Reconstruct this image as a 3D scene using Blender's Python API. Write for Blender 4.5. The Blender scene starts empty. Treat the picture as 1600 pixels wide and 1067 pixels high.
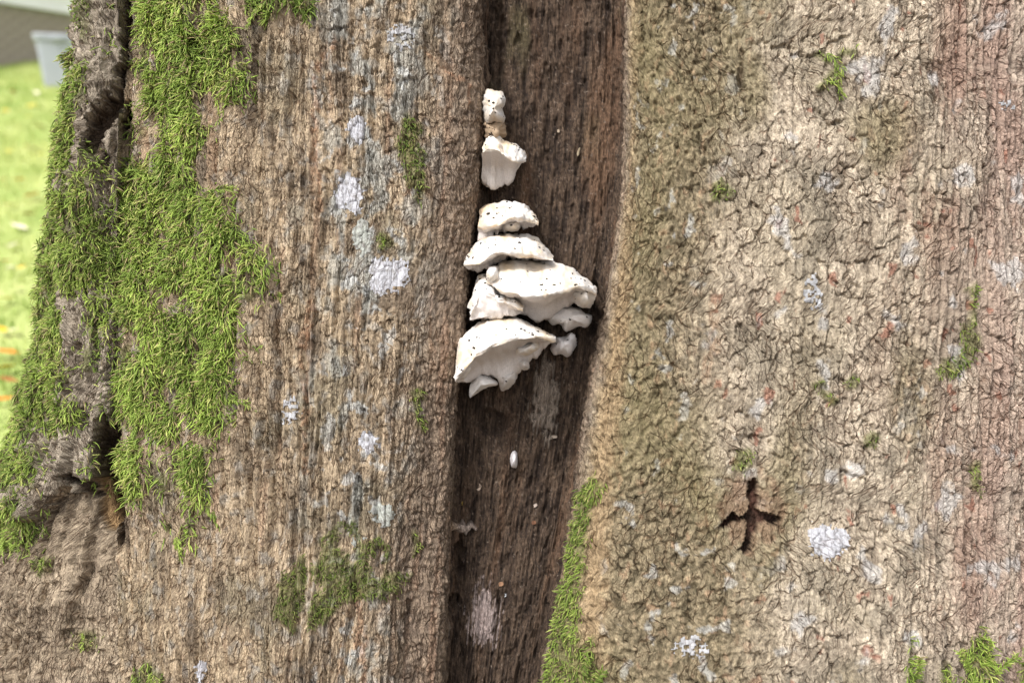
import bpy, math, random
import numpy as np
from mathutils import Vector
rng = np.random.default_rng(7); random.seed(7)
SC = bpy.context.scene
COL = SC.collection
# ------------------------------------------------------------------ camera
PITCH = math.radians(10); F = 1500.0; DREF = 1.5
W_ = np.array([0, math.cos(PITCH), -math.sin(PITCH)]); R_ = np.array([1., 0, 0])
U_ = np.array([0, math.sin(PITCH), math.cos(PITCH)])
CAM = np.array([0, 0, 0.84]) - DREF * W_
cd = bpy.data.cameras.new('camera'); cam = bpy.data.objects.new('camera', cd); COL.objects.link(cam)
cam.location = CAM; cam.rotation_euler = (math.radians(90) - PITCH, 0, 0)
cd.sensor_width = 36; cd.lens = 36 * F / 1600; cd.clip_start = 0.05; cd.clip_end = 900
cd.dof.use_dof = True; cd.dof.focus_distance = 1.49; cd.dof.aperture_fstop = 2.4
SC.camera = cam
# ------------------------------------------------------------------ sky and sun (bright overcast)
SUN = Vector((-0.42, -0.62, 0.90)).normalized()
wd = bpy.data.worlds.new('World'); SC.world = wd; wd.use_nodes = True
nt = wd.node_tree; bg = nt.nodes['Background']
sky = nt.nodes.new('ShaderNodeTexSky'); sky.sky_type = 'NISHITA'; sky.sun_disc = False
sky.sun_elevation = math.asin(SUN.z); sky.sun_rotation = math.atan2(SUN.x, SUN.y)
sky.dust_density = 4; sky.air_density = 1
hs = nt.nodes.new('ShaderNodeHueSaturation'); hs.inputs['Saturation'].default_value = 0.18
nt.links.new(sky.outputs[0], hs.inputs['Color']); nt.links.new(hs.outputs[0], bg.inputs['Color'])
bg.inputs['Strength'].default_value = 0.135
sd = bpy.data.lights.new('sun', 'SUN'); sd.energy = 1.35; sd.angle = math.radians(16); sd.color = (1, 0.965, 0.925)
so = bpy.data.objects.new('sun', sd); COL.objects.link(so); so.rotation_euler = SUN.to_track_quat('Z', 'Y').to_euler()
so.location = (0, 0, 6)
SC.view_settings.view_transform = 'Standard'; SC.view_settings.look = 'None'
SC.cycles.max_bounces = 5; SC.cycles.diffuse_bounces = 3
SC.view_settings.exposure = 1.12; SC.view_settings.gamma = 1

# ------------------------------------------------------------------ numpy noise
def h2(ix, iy, s):
    a = (ix.astype(np.int64) * 374761393 + iy.astype(np.int64) * 668265263 + s * 982451653) & 0xFFFFFFFF
    a = ((a ^ (a >> 13)) * 1274126177) & 0xFFFFFFFF
    a = ((a ^ (a >> 16)) * 2246822519) & 0xFFFFFFFF
    return ((a ^ (a >> 15)) & 0xFFFFFF).astype(np.float32) / 16777216.0
def perlin(x, y, s=0):
    x = np.asarray(x, np.float32); y = np.asarray(y, np.float32)
    ix = np.floor(x).astype(np.int32); iy = np.floor(y).astype(np.int32); fx = x - ix; fy = y - iy
    u = fx * fx * fx * (fx * (fx * 6 - 15) + 10); v = fy * fy * fy * (fy * (fy * 6 - 15) + 10)
    def g(i, j):
        a = h2(ix + i, iy + j, s) * 6.2831853
        return np.cos(a) * (fx - i) + np.sin(a) * (fy - j)
    a = g(0, 0); b = g(1, 0); c = g(0, 1); d = g(1, 1)
    return (a + (b - a) * u + (c - a) * v + (a - b - c + d) * u * v) * 1.41
def fbm(x, y, o=4, s=0, gain=.5):
    t = 0; a = 1.
    for i in range(o):
        t = t + a * perlin(x, y, s + i * 17); x = x * 2.03; y = y * 2.03; a *= gain
    return t
def worley(x, y, s=0, jit=.85):
    x = np.asarray(x, np.float32); y = np.asarray(y, np.float32)
    ix = np.floor(x).astype(np.int32); iy = np.floor(y).astype(np.int32)
    f1 = np.full(x.shape, 9., np.float32); f2 = f1.copy(); idx = np.zeros(x.shape, np.int64); ox = np.zeros_like(f1); oy = np.zeros_like(f1)
    for i in (-1, 0, 1):
        for j in (-1, 0, 1):
            cx = ix + i; cy = iy + j
            dx = cx + .5 + (h2(cx, cy, s) - .5) * jit - x; dy = cy + .5 + (h2(cx, cy, s + 5) - .5) * jit - y
            d = np.sqrt(dx * dx + dy * dy); m = d < f1
            f2 = np.where(m, f1, np.minimum(f2, d)); f1 = np.where(m, d, f1)
            idx = np.where(m, cx.astype(np.int64) * 100003 + cy, idx); ox = np.where(m, -dx, ox); oy = np.where(m, -dy, oy)
    return f1, f2, idx, ox, oy
def idrand(i, s=0): return h2((i % 65521).astype(np.int32), (i // 65521).astype(np.int32), s + 77)
def ss(a, b, x):
    t = np.clip((x - a) / (b - a), 0, 1); return t * t * (3 - 2 * t)
def lerp(a, b, t): return a + (b - a) * t
def pchip(xk, yk, x):
    xk = np.asarray(xk, float); yk = np.asarray(yk, float); h = np.diff(xk)
    sh = (len(h),) + (1,) * (yk.ndim - 1); hh = h.reshape(sh); dl = np.diff(yk, axis=0) / hh
    m = np.zeros_like(yk); w1 = 2 * hh[1:] + hh[:-1]; w2 = hh[1:] + 2 * hh[:-1]
    with np.errstate(all='ignore'):
        mm = (w1 + w2) / (w1 / dl[:-1] + w2 / dl[1:])
    m[1:-1] = np.where(dl[:-1] * dl[1:] > 0, np.nan_to_num(mm), 0); m[0] = dl[0]; m[-1] = dl[-1]
    i = np.clip(np.searchsorted(xk, x, side='right') - 1, 0, len(h) - 1)
    sx = (len(x),) + (1,) * (yk.ndim - 1); t = ((x - xk[i]) / h[i]).reshape(sx); H = h[i].reshape(sx)
    return (2 * t**3 - 3 * t**2 + 1) * yk[i] + (t**3 - 2 * t**2 + t) * H * m[i] + (-2 * t**3 + 3 * t**2) * yk[i + 1] + (t**3 - t**2) * H * m[i + 1]
def inpoly(px, py, P):
    r = np.zeros(px.shape, bool); n = len(P)
    for i in range(n):
        x1, y1 = P[i]; x2, y2 = P[i - 1]
        c = ((y1 > py) != (y2 > py)) & (px < (x2 - x1) * (py - y1) / ((y2 - y1) or 1e-9) + x1); r ^= c
    return r
def pline(px, py, pts):                       # polyline of (x, y, width, depth): depth profile
    out = np.zeros(px.shape, np.float32)
    for a, b in zip(pts[:-1], pts[1:]):
        dx, dy = b[0] - a[0], b[1] - a[1]
        mg = 1.4 * max(a[2], b[2]) + 2
        I = np.nonzero((px > min(a[0], b[0]) - mg) & (px < max(a[0], b[0]) + mg) & (py > min(a[1], b[1]) - mg) & (py < max(a[1], b[1]) + mg))
        X, Y = px[I], py[I]
        t = np.clip(((X - a[0]) * dx + (Y - a[1]) * dy) / (dx * dx + dy * dy), 0, 1)
        d = np.hypot(X - a[0] - t * dx, Y - a[1] - t * dy); w = lerp(a[2], b[2], t); k = lerp(a[3], b[3], t)
        out[I] = np.maximum(out[I], k * (1 - ss(w * .55, w * 1.25, d)))
    return out
def unproj(px, py, d):                        # a point of the photograph at a real distance
    px = np.asarray(px, float); py = np.asarray(py, float); d = np.asarray(d, float)
    ray = W_ + ((px - 800) / F)[..., None] * R_ - ((py - 533.5) / F)[..., None] * U_
    return CAM + (DREF + d)[..., None] * ray
# ------------------------------------------------------------------ object helpers
def tag(o, label=None, cat=None, group=None, kind=None):
    if label: o['label'] = label
    if cat: o['category'] = cat
    if group: o['group'] = group
    if kind: o['kind'] = kind
    return o
def empty(name, loc):
    o = bpy.data.objects.new(name, None); COL.objects.link(o); o.location = loc; o.empty_display_size = .05; return o
def mesh_np(name, v, f, mat, col=None, nrm=None, smooth=True, parent=None, at=(0, 0, 0), zone=None):
    v = np.asarray(v, np.float32) - np.asarray(at, np.float32); f = np.asarray(f, np.int32); k = f.shape[1]
    me = bpy.data.meshes.new(name)
    me.vertices.add(len(v)); me.vertices.foreach_set('co', v.ravel())
    me.loops.add(f.size); me.loops.foreach_set('vertex_index', f.ravel())
    me.polygons.add(len(f)); me.polygons.foreach_set('loop_start', np.arange(0, f.size, k, dtype=np.int32))
    me.polygons.foreach_set('use_smooth', np.full(len(f), smooth))
    me.update(calc_edges=True)
    if col is not None:
        a = me.attributes.new('tint', 'FLOAT_COLOR', 'POINT'); c = np.ones((len(v), 4), np.float32); c[:, :3] = col
        a.data.foreach_set('color', c.ravel())
        if zone is not None:
            a = me.attributes.new('zone', 'FLOAT', 'POINT'); a.data.foreach_set('value', np.ascontiguousarray(zone[:, 0], np.float32))
            a = me.attributes.new('unwrap', 'FLOAT_VECTOR', 'POINT'); a.data.foreach_set('vector', np.concatenate([zone[:, 1:3], zone[:, :1] * 0], 1).astype(np.float32).ravel())
    if nrm is not None: me.normals_split_custom_set_from_vertices(nrm.astype(np.float32))
    me.materials.append(mat)
    o = bpy.data.objects.new(name, me); COL.objects.link(o)
    if parent is not None: o.parent = parent
    else: o.location = at
    return o
def sub(v, f, col, nrm):
    u, inv = np.unique(f, return_inverse=True)
    return v[u], inv.reshape(f.shape), None if col is None else col[u], None if nrm is None else nrm[u], u
def box(name, lo, hi, mat, parent=None, bev=0.0):
    lo = np.array(lo, float); hi = np.array(hi, float)
    v = np.array([[(lo, hi)[i][0], (lo, hi)[j][1], (lo, hi)[k][2]] for i in (0, 1) for j in (0, 1) for k in (0, 1)])
    f = [[0, 1, 3, 2], [4, 6, 7, 5], [0, 4, 5, 1], [2, 3, 7, 6], [0, 2, 6, 4], [1, 5, 7, 3]]
    return mesh_np(name, v, f, mat, smooth=False, parent=parent)
# ------------------------------------------------------------------ materials
def new_mat(name, rough=.9, spec=.25):
    m = bpy.data.materials.new(name); m.use_nodes = True; b = m.node_tree.nodes['Principled BSDF']
    b.inputs['Roughness'].default_value = rough; b.inputs['Specular IOR Level'].default_value = spec
    return m, m.node_tree, b
def tint_mat(name, scale=(500, 500, 500), amp=.35, bump=.3, bdist=.0012, rough=.9, spec=.2, transl=0.0, speck=None):
    m, t, b = new_mat(name, rough, spec); N = t.nodes; L = t.links
    at = N.new('ShaderNodeAttribute'); at.attribute_name = 'tint'
    tc = N.new('ShaderNodeTexCoord'); mp = N.new('ShaderNodeMapping'); mp.inputs['Scale'].default_value = scale
    L.new(tc.outputs['Object'], mp.inputs['Vector'])
    no = N.new('ShaderNodeTexNoise'); no.inputs['Scale'].default_value = 1; no.inputs['Detail'].default_value = 4; no.inputs['Roughness'].default_value = .65
    L.new(mp.outputs[0], no.inputs['Vector'])
    mr = N.new('ShaderNodeMapRange'); mr.inputs['From Min'].default_value = .3; mr.inputs['From Max'].default_value = .7
    mr.inputs['To Min'].default_value = 1 - amp; mr.inputs['To Max'].default_value = 1 + amp; L.new(no.outputs['Fac'], mr.inputs['Value'])
    mx = N.new('ShaderNodeVectorMath'); mx.operation = 'SCALE'; L.new(at.outputs['Color'], mx.inputs[0]); L.new(mr.outputs[0], mx.inputs['Scale'])
    L.new(mx.outputs[0], b.inputs['Base Color'])
    if bump:
        bp = N.new('ShaderNodeBump'); bp.inputs['Strength'].default_value = bump; bp.inputs['Distance'].default_value = bdist
        L.new(no.outputs['Fac'], bp.inputs['Height']); L.new(bp.outputs[0], b.inputs['Normal'])
    if transl:
        tr = N.new('ShaderNodeBsdfTranslucent'); L.new(mx.outputs[0], tr.inputs['Color'])
        ms = N.new('ShaderNodeMixShader'); ms.inputs[0].default_value = transl
        L.new(b.outputs[0], ms.inputs[1]); L.new(tr.outputs[0], ms.inputs[2]); L.new(ms.outputs[0], N['Material Output'].inputs['Surface'])
    return m
def noise_mat(name, c1, c2, scale=8., rough=.85, bump=.2, detail=5):
    m, t, b = new_mat(name, rough); N = t.nodes; L = t.links
    tc = N.new('ShaderNodeTexCoord'); no = N.new('ShaderNodeTexNoise'); no.inputs['Scale'].default_value = scale; no.inputs['Detail'].default_value = detail
    L.new(tc.outputs['Object'], no.inputs['Vector'])
    cr = N.new('ShaderNodeValToRGB'); cr.color_ramp.elements[0].position = .35; cr.color_ramp.elements[1].position = .65
    cr.color_ramp.elements[0].color = (*c1, 1); cr.color_ramp.elements[1].color = (*c2, 1)
    L.new(no.outputs['Fac'], cr.inputs[0]); L.new(cr.outputs[0], b.inputs['Base Color'])
    bp = N.new('ShaderNodeBump'); bp.inputs['Strength'].default_value = bump; bp.inputs['Distance'].default_value = .01
    L.new(no.outputs['Fac'], bp.inputs['Height']); L.new(bp.outputs[0], b.inputs['Normal'])
    return m
def bark_mat(name, amp, cork_shade_fac=.7, cdepth=1.0, bd=.0052):
    m, t, b = new_mat(name, .92, .15); N = t.nodes; L = t.links
    def node(k, **kw):
        n = N.new(k)
        for a, v in kw.items():
            if a in n.inputs: n.inputs[a].default_value = v
            else: setattr(n, a, v)
        return n
    def math_(op, a, b_=None, clamp=False):
        n = N.new('ShaderNodeMath'); n.operation = op; n.use_clamp = clamp
        for i, v in enumerate((a, b_)):
            if v is None: continue
            if isinstance(v, (int, float)): n.inputs[i].default_value = v
            else: L.new(v, n.inputs[i])
        return n.outputs[0]
    def vm(op, a, b_):
        n = N.new('ShaderNodeVectorMath'); n.operation = op; L.new(a, n.inputs[0])
        if isinstance(b_, tuple): n.inputs[1].default_value = b_
        else: L.new(b_, n.inputs[1])
        return n.outputs[0]
    tint = node('ShaderNodeAttribute', attribute_name='tint'); zone = node('ShaderNodeAttribute', attribute_name='zone').outputs['Fac']
    oc = node('ShaderNodeAttribute', attribute_name='unwrap').outputs['Vector']   # metres along the girth and down the trunk
    def noise(vec, sc, det=4, rough=.6):
        n = node('ShaderNodeTexNoise', Scale=sc, Detail=det, Roughness=rough, noise_dimensions='2D'); L.new(vec, n.inputs['Vector']); return n
    wn = noise(oc, 55, 2).outputs['Color']
    warp = vm('MULTIPLY', vm('SUBTRACT', wn, (.5, .5, .5)), (.011, .011, .011))
    v0 = vm('ADD', oc, warp)
    def voro(sc, stretch):
        n = N.new('ShaderNodeTexVoronoi'); n.voronoi_dimensions = '2D'; n.feature = 'DISTANCE_TO_EDGE'; n.inputs['Scale'].default_value = sc
        L.new(vm('MULTIPLY', v0, stretch), n.inputs['Vector']); return n.outputs['Distance']
    wm = math_('ADD', math_('MULTIPLY', noise(oc, 36, 2).outputs['Fac'], .55), math_('MULTIPLY', noise(vm('MULTIPLY', oc, (1, .6, 1)), 9, 2).outputs['Fac'], .45))
    def crackf(d, lo, hi, wmax):
        w = N.new('ShaderNodeMapRange'); w.inputs['From Min'].default_value = lo; w.inputs['From Max'].default_value = hi; w.inputs['To Min'].default_value = 0; w.inputs['To Max'].default_value = wmax
        L.new(wm, w.inputs['Value']); return math_('DIVIDE', d, math_('ADD', w.outputs[0], .0015), True)
    ca = crackf(voro(118, (1, .22, 1)), .36, .56, .13)
    cb = crackf(voro(50, (1, .52, 1)), .44, .60, .11)
    mixz = math_('ADD', math_('MULTIPLY', ca, math_('SUBTRACT', 1., zone)), math_('MULTIPLY', cb, zone))
    cc = crackf(voro(150, (1, .55, 1)), .46, .62, .15)
    fine = noise(vm('MULTIPLY', oc, (1, .7, 1)), 380, 4, .7).outputs['Fac']
    mid_ = noise(vm('MULTIPLY', v0, (1, .32, 1)), 140, 3, .6).outputs['Fac']
    h = math_('ADD', math_('ADD', math_('MULTIPLY', mixz, .9 * cdepth), math_('MULTIPLY', cc, math_('SUBTRACT', .42 * cdepth, math_('MULTIPLY', zone, .12 * cdepth)))), math_('ADD', math_('MULTIPLY', fine, .75), math_('MULTIPLY', mid_, math_('SUBTRACT', 1.0, math_('MULTIPLY', zone, .55)))))
    bp = node('ShaderNodeBump', Strength=1.0, Distance=bd); L.new(h, bp.inputs['Height']); L.new(bp.outputs[0], b.inputs['Normal'])
    mr = node('ShaderNodeMapRange'); mr.inputs['From Min'].default_value = .32; mr.inputs['From Max'].default_value = .68; mr.inputs['To Min'].default_value = 1 - amp; mr.inputs['To Max'].default_value = 1 + amp
    L.new(math_('ADD', math_('MULTIPLY', fine, .6), math_('MULTIPLY', mid_, .4)), mr.inputs['Value'])
    sc = N.new('ShaderNodeVectorMath'); sc.operation = 'SCALE'; L.new(tint.outputs['Color'], sc.inputs[0]); L.new(mr.outputs[0], sc.inputs['Scale'])
    cork_shade = vm('MULTIPLY', tint.outputs['Color'], (.42, .33, .28))            # brown cork in the splits, darkened for the shade bump cannot cast
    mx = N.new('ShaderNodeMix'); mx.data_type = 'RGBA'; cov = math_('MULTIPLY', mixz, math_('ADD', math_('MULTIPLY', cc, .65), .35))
    L.new(math_('MULTIPLY', math_('SUBTRACT', 1., cov), cork_shade_fac), mx.inputs[0]); L.new(sc.outputs[0], mx.inputs[6]); L.new(cork_shade, mx.inputs[7])
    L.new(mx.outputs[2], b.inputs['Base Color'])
    return m
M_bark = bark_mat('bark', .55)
M_heart = tint_mat('rotten_wood', (460, 460, 60), .85, 1.0, .0055, rough=.85)
M_lichen = bark_mat('crust_lichen', .26, .45, .6, .0022)
M_moss = tint_mat('moss_leaf', (300, 300, 300), .15, 0, rough=.6, spec=.3, transl=.36)
M_cap = tint_mat('fungus_flesh', (130, 130, 130), .09, .6, .0030, rough=.75, spec=.3)
M_pore = tint_mat('fungus_pores', (500, 500, 260), .14, .6, .0016, rough=.85, spec=.2)
M_speck = noise_mat('dark_dirt', (.012, .01, .008), (.03, .024, .02), 400)
M_flake = tint_mat('debris', (300, 300, 300), .2, .4, .001)

# ================================================================== THE TREE: loft of the trunk
ROWS = np.array([0, 270, 533, 800, 1067.])
CP = [  # px at the five rows, distance behind the reference plane (m)
 ([200, 170, 138, 62, -6], .52), ([174, 143, 109, 28, -46], .30), ([171, 142, 109, 34, -36], .15), ([177, 158, 136, 88, 44], .088),
 ([196, 182, 176, 176, 184], .078), ([210, 197, 191, 192, 196], .082), ([236, 226, 212, 214, 216], .055), ([330, 328, 320, 320, 320], .004),
 ([480, 480, 470, 470, 460], -.032), ([620, 612, 598, 588, 566], -.032), ([706, 696, 676, 656, 632], -.012), ([742, 734, 713, 697, 677], .020),
 ([751, 744, 723, 707, 688], .058), ([758, 751, 731, 716, 697], .098), ([868, 860, 832, 797, 764], .105), ([962, 955, 920, 878, 830], .098),
 ([975, 969, 935, 890, 843], .055), ([993, 989, 962, 934, 918], .014), ([1060, 1058, 1050, 1032, 1028], -.008), ([1200] * 5, -.032),
 ([1350] * 5, -.028), ([1500] * 5, .006), ([1612] * 5, .06), ([1690] * 5, .13), ([1752] * 5, .28), ([1740] * 5, .6), ([1500] * 5, 1.05),
 ([1050] * 5, 1.35), ([520, 520, 500, 480, 460], 1.25), ([230, 210, 180, 140, 100], .85)]
nC = len(CP)
pxk = np.array([c[0] for c in CP], float).T                     # rows x controls
dk = np.repeat(np.array([c[1] for c in CP])[None], 5, 0)
dk[:, 7:11] += np.array([.0, .0, .002, .006, .0])[:, None]
dk[4, 1:10] -= .025; dk[3, 1:7] -= .01                          # root flare at the foot
dk[4, 17:23] -= .02; dk[3, 5] -= .010; dk[4, 4:7] -= .012; dk[4, 5] -= .012
# closed knots along the girth
def close(a): return np.concatenate([a[:, -3:], a, a[:, :3]], 1)
pxc, dc = close(pxk), close(dk)
P0 = unproj(pxc[2], np.full(pxc.shape[1], 533.), dc[2])
T = np.concatenate([[0], np.cumsum(np.linalg.norm(np.diff(P0, axis=0), axis=1))])
t0, t1 = T[3], T[3 + nC]
DS = .00175
tf0, tf1 = T[4] - .12, T[3 + 23] + .06
ts = np.concatenate([np.arange(t0, tf0, .012), np.arange(tf0, tf1, DS), np.arange(tf1, t1 - .006, .014)])
pxs = pchip(T, pxc.T, ts).T; ds_ = pchip(T, dc.T, ts).T          # 5 x NU
k = np.ones(9) / 9
for a in (ds_, pxs):
    for r in range(5):
        p = np.concatenate([a[r, -4:], a[r], a[r, :4]]); a[r] = np.where((ts > tf0 + .01) & (ts < tf1 - .02), np.convolve(p, k, 'valid'), a[r])
PY0, PY1 = -70., 1135.
pyv = np.arange(PY0, PY1, 1.75)
rk = np.array([-140, 0, 270, 533, 800, 1067, 1207.])
def ext(a): return np.concatenate([[a[0] + (a[0] - a[1]) * .5], a, [a[-1] + (a[-1] - a[-2]) * .5]])
PX = pchip(rk, ext(pxs), pyv); D = pchip(rk, ext(ds_), pyv)     # NV x NU
PYg = np.repeat(pyv[:, None], len(ts), 1)
B = unproj(PX, PYg, D)
# extend down to the ground and up out of sight
cx, cy = .12, .62
def ring(base, z, s, flare=0): 
    r = base.copy(); r[:, 0] = cx + (base[:, 0] - cx) * s; r[:, 1] = cy + (base[:, 1] - cy) * s; r[:, 2] = z; return r
top = B[0].copy(); bot = B[-1].copy()
up = []; z0 = top[:, 2].mean()
for i, q in enumerate(np.linspace(0, 1, 46)[1:] ** 1.5): 
    z = z0 + q * 2.6; r = ring(top, z, 1 - .16 * (1 - (1 - q)**2)); r[:, 2] = lerp(top[:, 2] + q * 2.6, z, q); up.append(r)
dn = []; zb = bot[:, 2].copy()
for q in np.linspace(0, 1, 26)[1:]:
    r = ring(bot, 0, 1 + .13 * q * q + .03 * q); r[:, 2] = lerp(zb, -.12, q); dn.append(r)
B = np.concatenate([np.array(up[::-1]), B, np.array(dn)], 0)
nu_, nd_ = len(up), len(dn)
zstep = np.arange(1, nu_ + 1)
PXg = np.concatenate([np.repeat(PX[:1], nu_, 0), PX, np.repeat(PX[-1:], nd_, 0)])
Vh = -(B[:, :, 2] - .84) * 1000 + 533                            # height in mm, like rows
PYg = np.concatenate([Vh[:nu_], PYg, Vh[-nd_:]])
NV, NU = PXg.shape
Ug = np.repeat((ts - T[3])[None], NV, 0).astype(np.float32); Vg = (PYg * .001).astype(np.float32)
PXg = PXg.astype(np.float32); PYg = PYg.astype(np.float32)
front = (Ug > (T[4] - T[3]) - .05) & (Ug < T[3 + 24] - T[3])
PXm = np.where(front, PXg, -9999)
def gridnormals(Pt):
    du = np.roll(Pt, -1, 1) - np.roll(Pt, 1, 1); dv = np.gradient(Pt, axis=0)
    n = np.cross(dv, du); n /= np.linalg.norm(n, axis=2, keepdims=True) + 1e-12; return n
# slow swells
sw = .010 * fbm(Ug * 6, Vg * 2.2, 2, 3) + .005 * perlin(Ug * 17, Vg * 5, 9)
Nn = gridnormals(B)
if (Nn[NV // 2, np.argmin(abs(ts - T[3 + 8]))] @ W_) > 0: Nn = -Nn
# region weights
wx = PXm + 14 * perlin(Ug * 14, Vg * 9, 21) + 5 * perlin(Ug * 60, Vg * 45, 22)
wy = PYg + 14 * perlin(Ug * 14, Vg * 9, 23) + 5 * perlin(Ug * 60, Vg * 45, 24)
tU = lambda i: T[3 + i] - T[3]
heart = ss(tU(12) - .002, tU(12) + .006, Ug) * (1 - ss(tU(16) - .008, tU(16) + .002, Ug))
right = ss(tU(16), tU(17), Ug); 
lipx = np.interp(PYg[:, 0], ROWS, pxk[:, 17])[:, None]
gran = right * (1 - ss(90, 230, (wx - lipx) - 55 * perlin(Ug * 5, Vg * 3, 31) - 110 * ss(650, 1000, PYg) - 40 * ss(250, 0, PYg)))
gran = np.maximum(gran, right * ss(.12, .5, perlin(Ug * 6 + 3, Vg * 4, 33)) * .75 * (PXm < 1480))
plate = right - gran
mid = 1 - right - heart; mid = np.clip(mid, 0, 1)
furrow = mid * (1 - ss(400, 560, wx))                           # strongly furrowed left half
lip = mid * ss(600, 720, wx + .09 * (PYg - 300))                # smoother skin at the cavity
scaly = np.clip(mid - furrow - lip, 0, 1)
edgeY = np.interp(PXm, [-80, -30, 0, 40, 62, 84, 100, 116, 128, 140, 150, 164, 172, 180, 200], [842, 850, 835, 800, 812, 792, 775, 752, 770, 772, 745, 750, 735, 690, 640])
slab = mid * (PXm < 196) * ss(-5, 5, edgeY - PYg + 9 * perlin(Ug * 60, Vg * 60, 41) + 5 * perlin(Ug * 180, Vg * 180, 42))
leftlow = mid * (PXm < 192) * (1 - slab)
# ---- bark relief
uw = Ug + .010 * perlin(Ug * 9, Vg * 5, 51) + .0045 * perlin(Ug * 34, Vg * 22, 52) + .0042 * perlin(Ug * 82, Vg * 66, 55) + .0016 * perlin(Ug * 230, Vg * 200, 57)
vw = Vg + .012 * perlin(Ug * 12, Vg * 10, 53) + .0055 * perlin(Ug * 50, Vg * 42, 54) + .0050 * perlin(Ug * 88, Vg * 70, 56) + .0016 * perlin(Ug * 230, Vg * 200, 58)
ul = Ug + .009 * perlin(Ug * 9, Vg * 3.5, 51) + .0028 * perlin(Ug * 30, Vg * 16, 52) + .0008 * perlin(Ug * 120, Vg * 90, 59)
rid = 1 - np.abs(fbm(ul * 30, Vg * 2.3, 3, 61)) * 1.5
rid2 = 1 - np.abs(fbm(ul * 70, Vg * 4.2, 3, 63)) * 1.5
rid3 = 1 - np.abs(fbm(ul * 165, Vg * 14, 3, 65)) * 1.4
uw = .5 * uw + .5 * ul
a1, a2, aid, aox, aoy = worley(uw * 74, vw * 46, 71)            # scales of the middle lobe
b1, b2, bid, box_, boy = worley(uw * 47, vw * 34, 81, 1.0)      # plates on the right lobe
c1, c2, cid, cox, coy = worley(uw * 112, vw * 92, 91, 1.0)      # small grains
f1 = fbm(Ug * 190, Vg * 170, 3, 101); f2 = fbm(uw * 60, vw * 45, 3, 105); f3 = fbm(Ug * 7, Vg * 5, 3, 109); f4 = fbm(uw * 22, vw * 12, 3, 113)
crumb = fbm(uw * 105, vw * 80, 3, 117)
def crack(d, w): return ss(0, w, d)
openb = ss(-.3, .4, perlin(Ug * 10, Vg * 8, 121))               # districts where the cracks gape
lopen = ss(-.35, .30, perlin(Ug * 48, Vg * 40, 123) + .5 * perlin(Ug * 110, Vg * 95, 125))   # single cracks open and close along their run
sopen = ss(-.3, .3, perlin(Ug * 75, Vg * 60, 127))
disp = sw.copy()
sc = scaly + .6 * furrow
disp += sc * (.0034 * (crack(a2 - a1, .2) - 1) * lopen + .0022 * (idrand(aid) - .5) + .0018 * aoy * (idrand(aid, 3) + .2) * 2 * sopen + .0016 * aox * (idrand(aid, 4) - .5) * 3)
disp += furrow * (.0095 * (np.clip(rid, -1, 1) - .4) + .0085 * np.clip(rid2, -1, 1) + .0026 * rid3 + .0012 * crumb)
disp += scaly * (.0060 * (np.clip(rid, -1, 1) - .4) + .0062 * np.clip(rid2, -1, 1) + .0030 * rid3 + .0014 * crumb)
disp += lip * (.0022 * rid2 + .0022 * perlin(uw * 40, vw * 130, 64) + .0018 * rid3 + .0026 * crumb)
pcr = crack(b2 - b1, lerp(.07, .22, openb * lopen))
farr = ss(1330, 1560, PXm)
pcs = crack(c2 - c1, .26)
disp += plate * ((lerp(.0030, .0070, openb) * (pcr - 1)) * lopen + .0020 * (idrand(bid) - .5) + .0016 * boy * (idrand(bid, 3) + .1) * 2.2 * lopen + .003 * box_ * (idrand(bid, 4) - .5) * 2
                 + .0022 * (crack(c2 - c1, .17) - 1) * sopen + .0026 * rid2 * (1 + 2 * farr) + .0014 * rid3 + .0032 * np.clip(f4, -1, 1) + .0008 * crumb)
disp += gran * (.0046 * (.45 - c1 * c1 * 1.4) * (.2 + idrand(cid, 6)) + .0026 * f2 + .0026 * crumb + .0030 * rid2 + .0018 * rid3 + .0035 * (crack(b2 - b1, .3) - 1) * lopen)
disp += (1 - heart) * (.0008 * f1 + .0012 * f2)
disp += slab * (.020 + .004 * f2 + .012 * (1 - np.abs(fbm(ul * 38, Vg * 5, 3, 67)) * 1.6) + .0018 * crumb + .008 * rid2) + leftlow * (-.012 + .003 * f2 + .010 * rid2 + .0015 * crumb)
# ---- rotten heartwood
fib = fbm(Ug * 270, Vg * 13, 3, 131); fib2 = fbm(Ug * 80, Vg * 6, 4, 133)
pit = ss(.42, .75, fbm(Ug * 95, Vg * 22, 3, 137)) 
disp += heart * (.0032 * fib + .0042 * fib2 + .0016 * f1 + .0055 * fbm(Ug * 55, Vg * 26, 4, 135) - .007 * pit + .006 * perlin(Ug * 20, Vg * 8, 139))
holes = [(716, 868, 11, 34, .024), (709, 938, 13, 13, .018), (775, 40, 12, 120, .025), (925, 480, 12, 50, .02), (770, 660, 24, 22, .018)]
hx = PXm + 5 * perlin(Ug * 90, Vg * 60, 141); hy = PYg + 6 * perlin(Ug * 90, Vg * 60, 143)
for (x, y, rx, ry, dp) in holes:
    q = np.hypot((hx - x) / rx, (hy - y) / ry); disp -= heart * dp * (1 - ss(.6, 1.05, q))
ledge = (1 - ss(.75, 1.0, np.hypot((hx - 724) / 22, (hy - 824) / 9))) * heart
pale = (1 - ss(.8, 1.05, np.hypot((hx - 756) / 24, (hy - 962) / 46) + .5 * fib + .5 * f2)) * heart
pale2 = (1 - ss(.75, 1.05, np.hypot((hx - 852 + (hy - 620) * .03) / 24, (hy - 622) / 62) + .5 * fib + .5 * f2)) * heart
disp += .014 * ledge + .005 * pale + .007 * pale2 + heart * .006 * (1 - ss(.7, 1.1, np.hypot((hx - 862) / 10, (hy - 690) / 40)))
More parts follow.
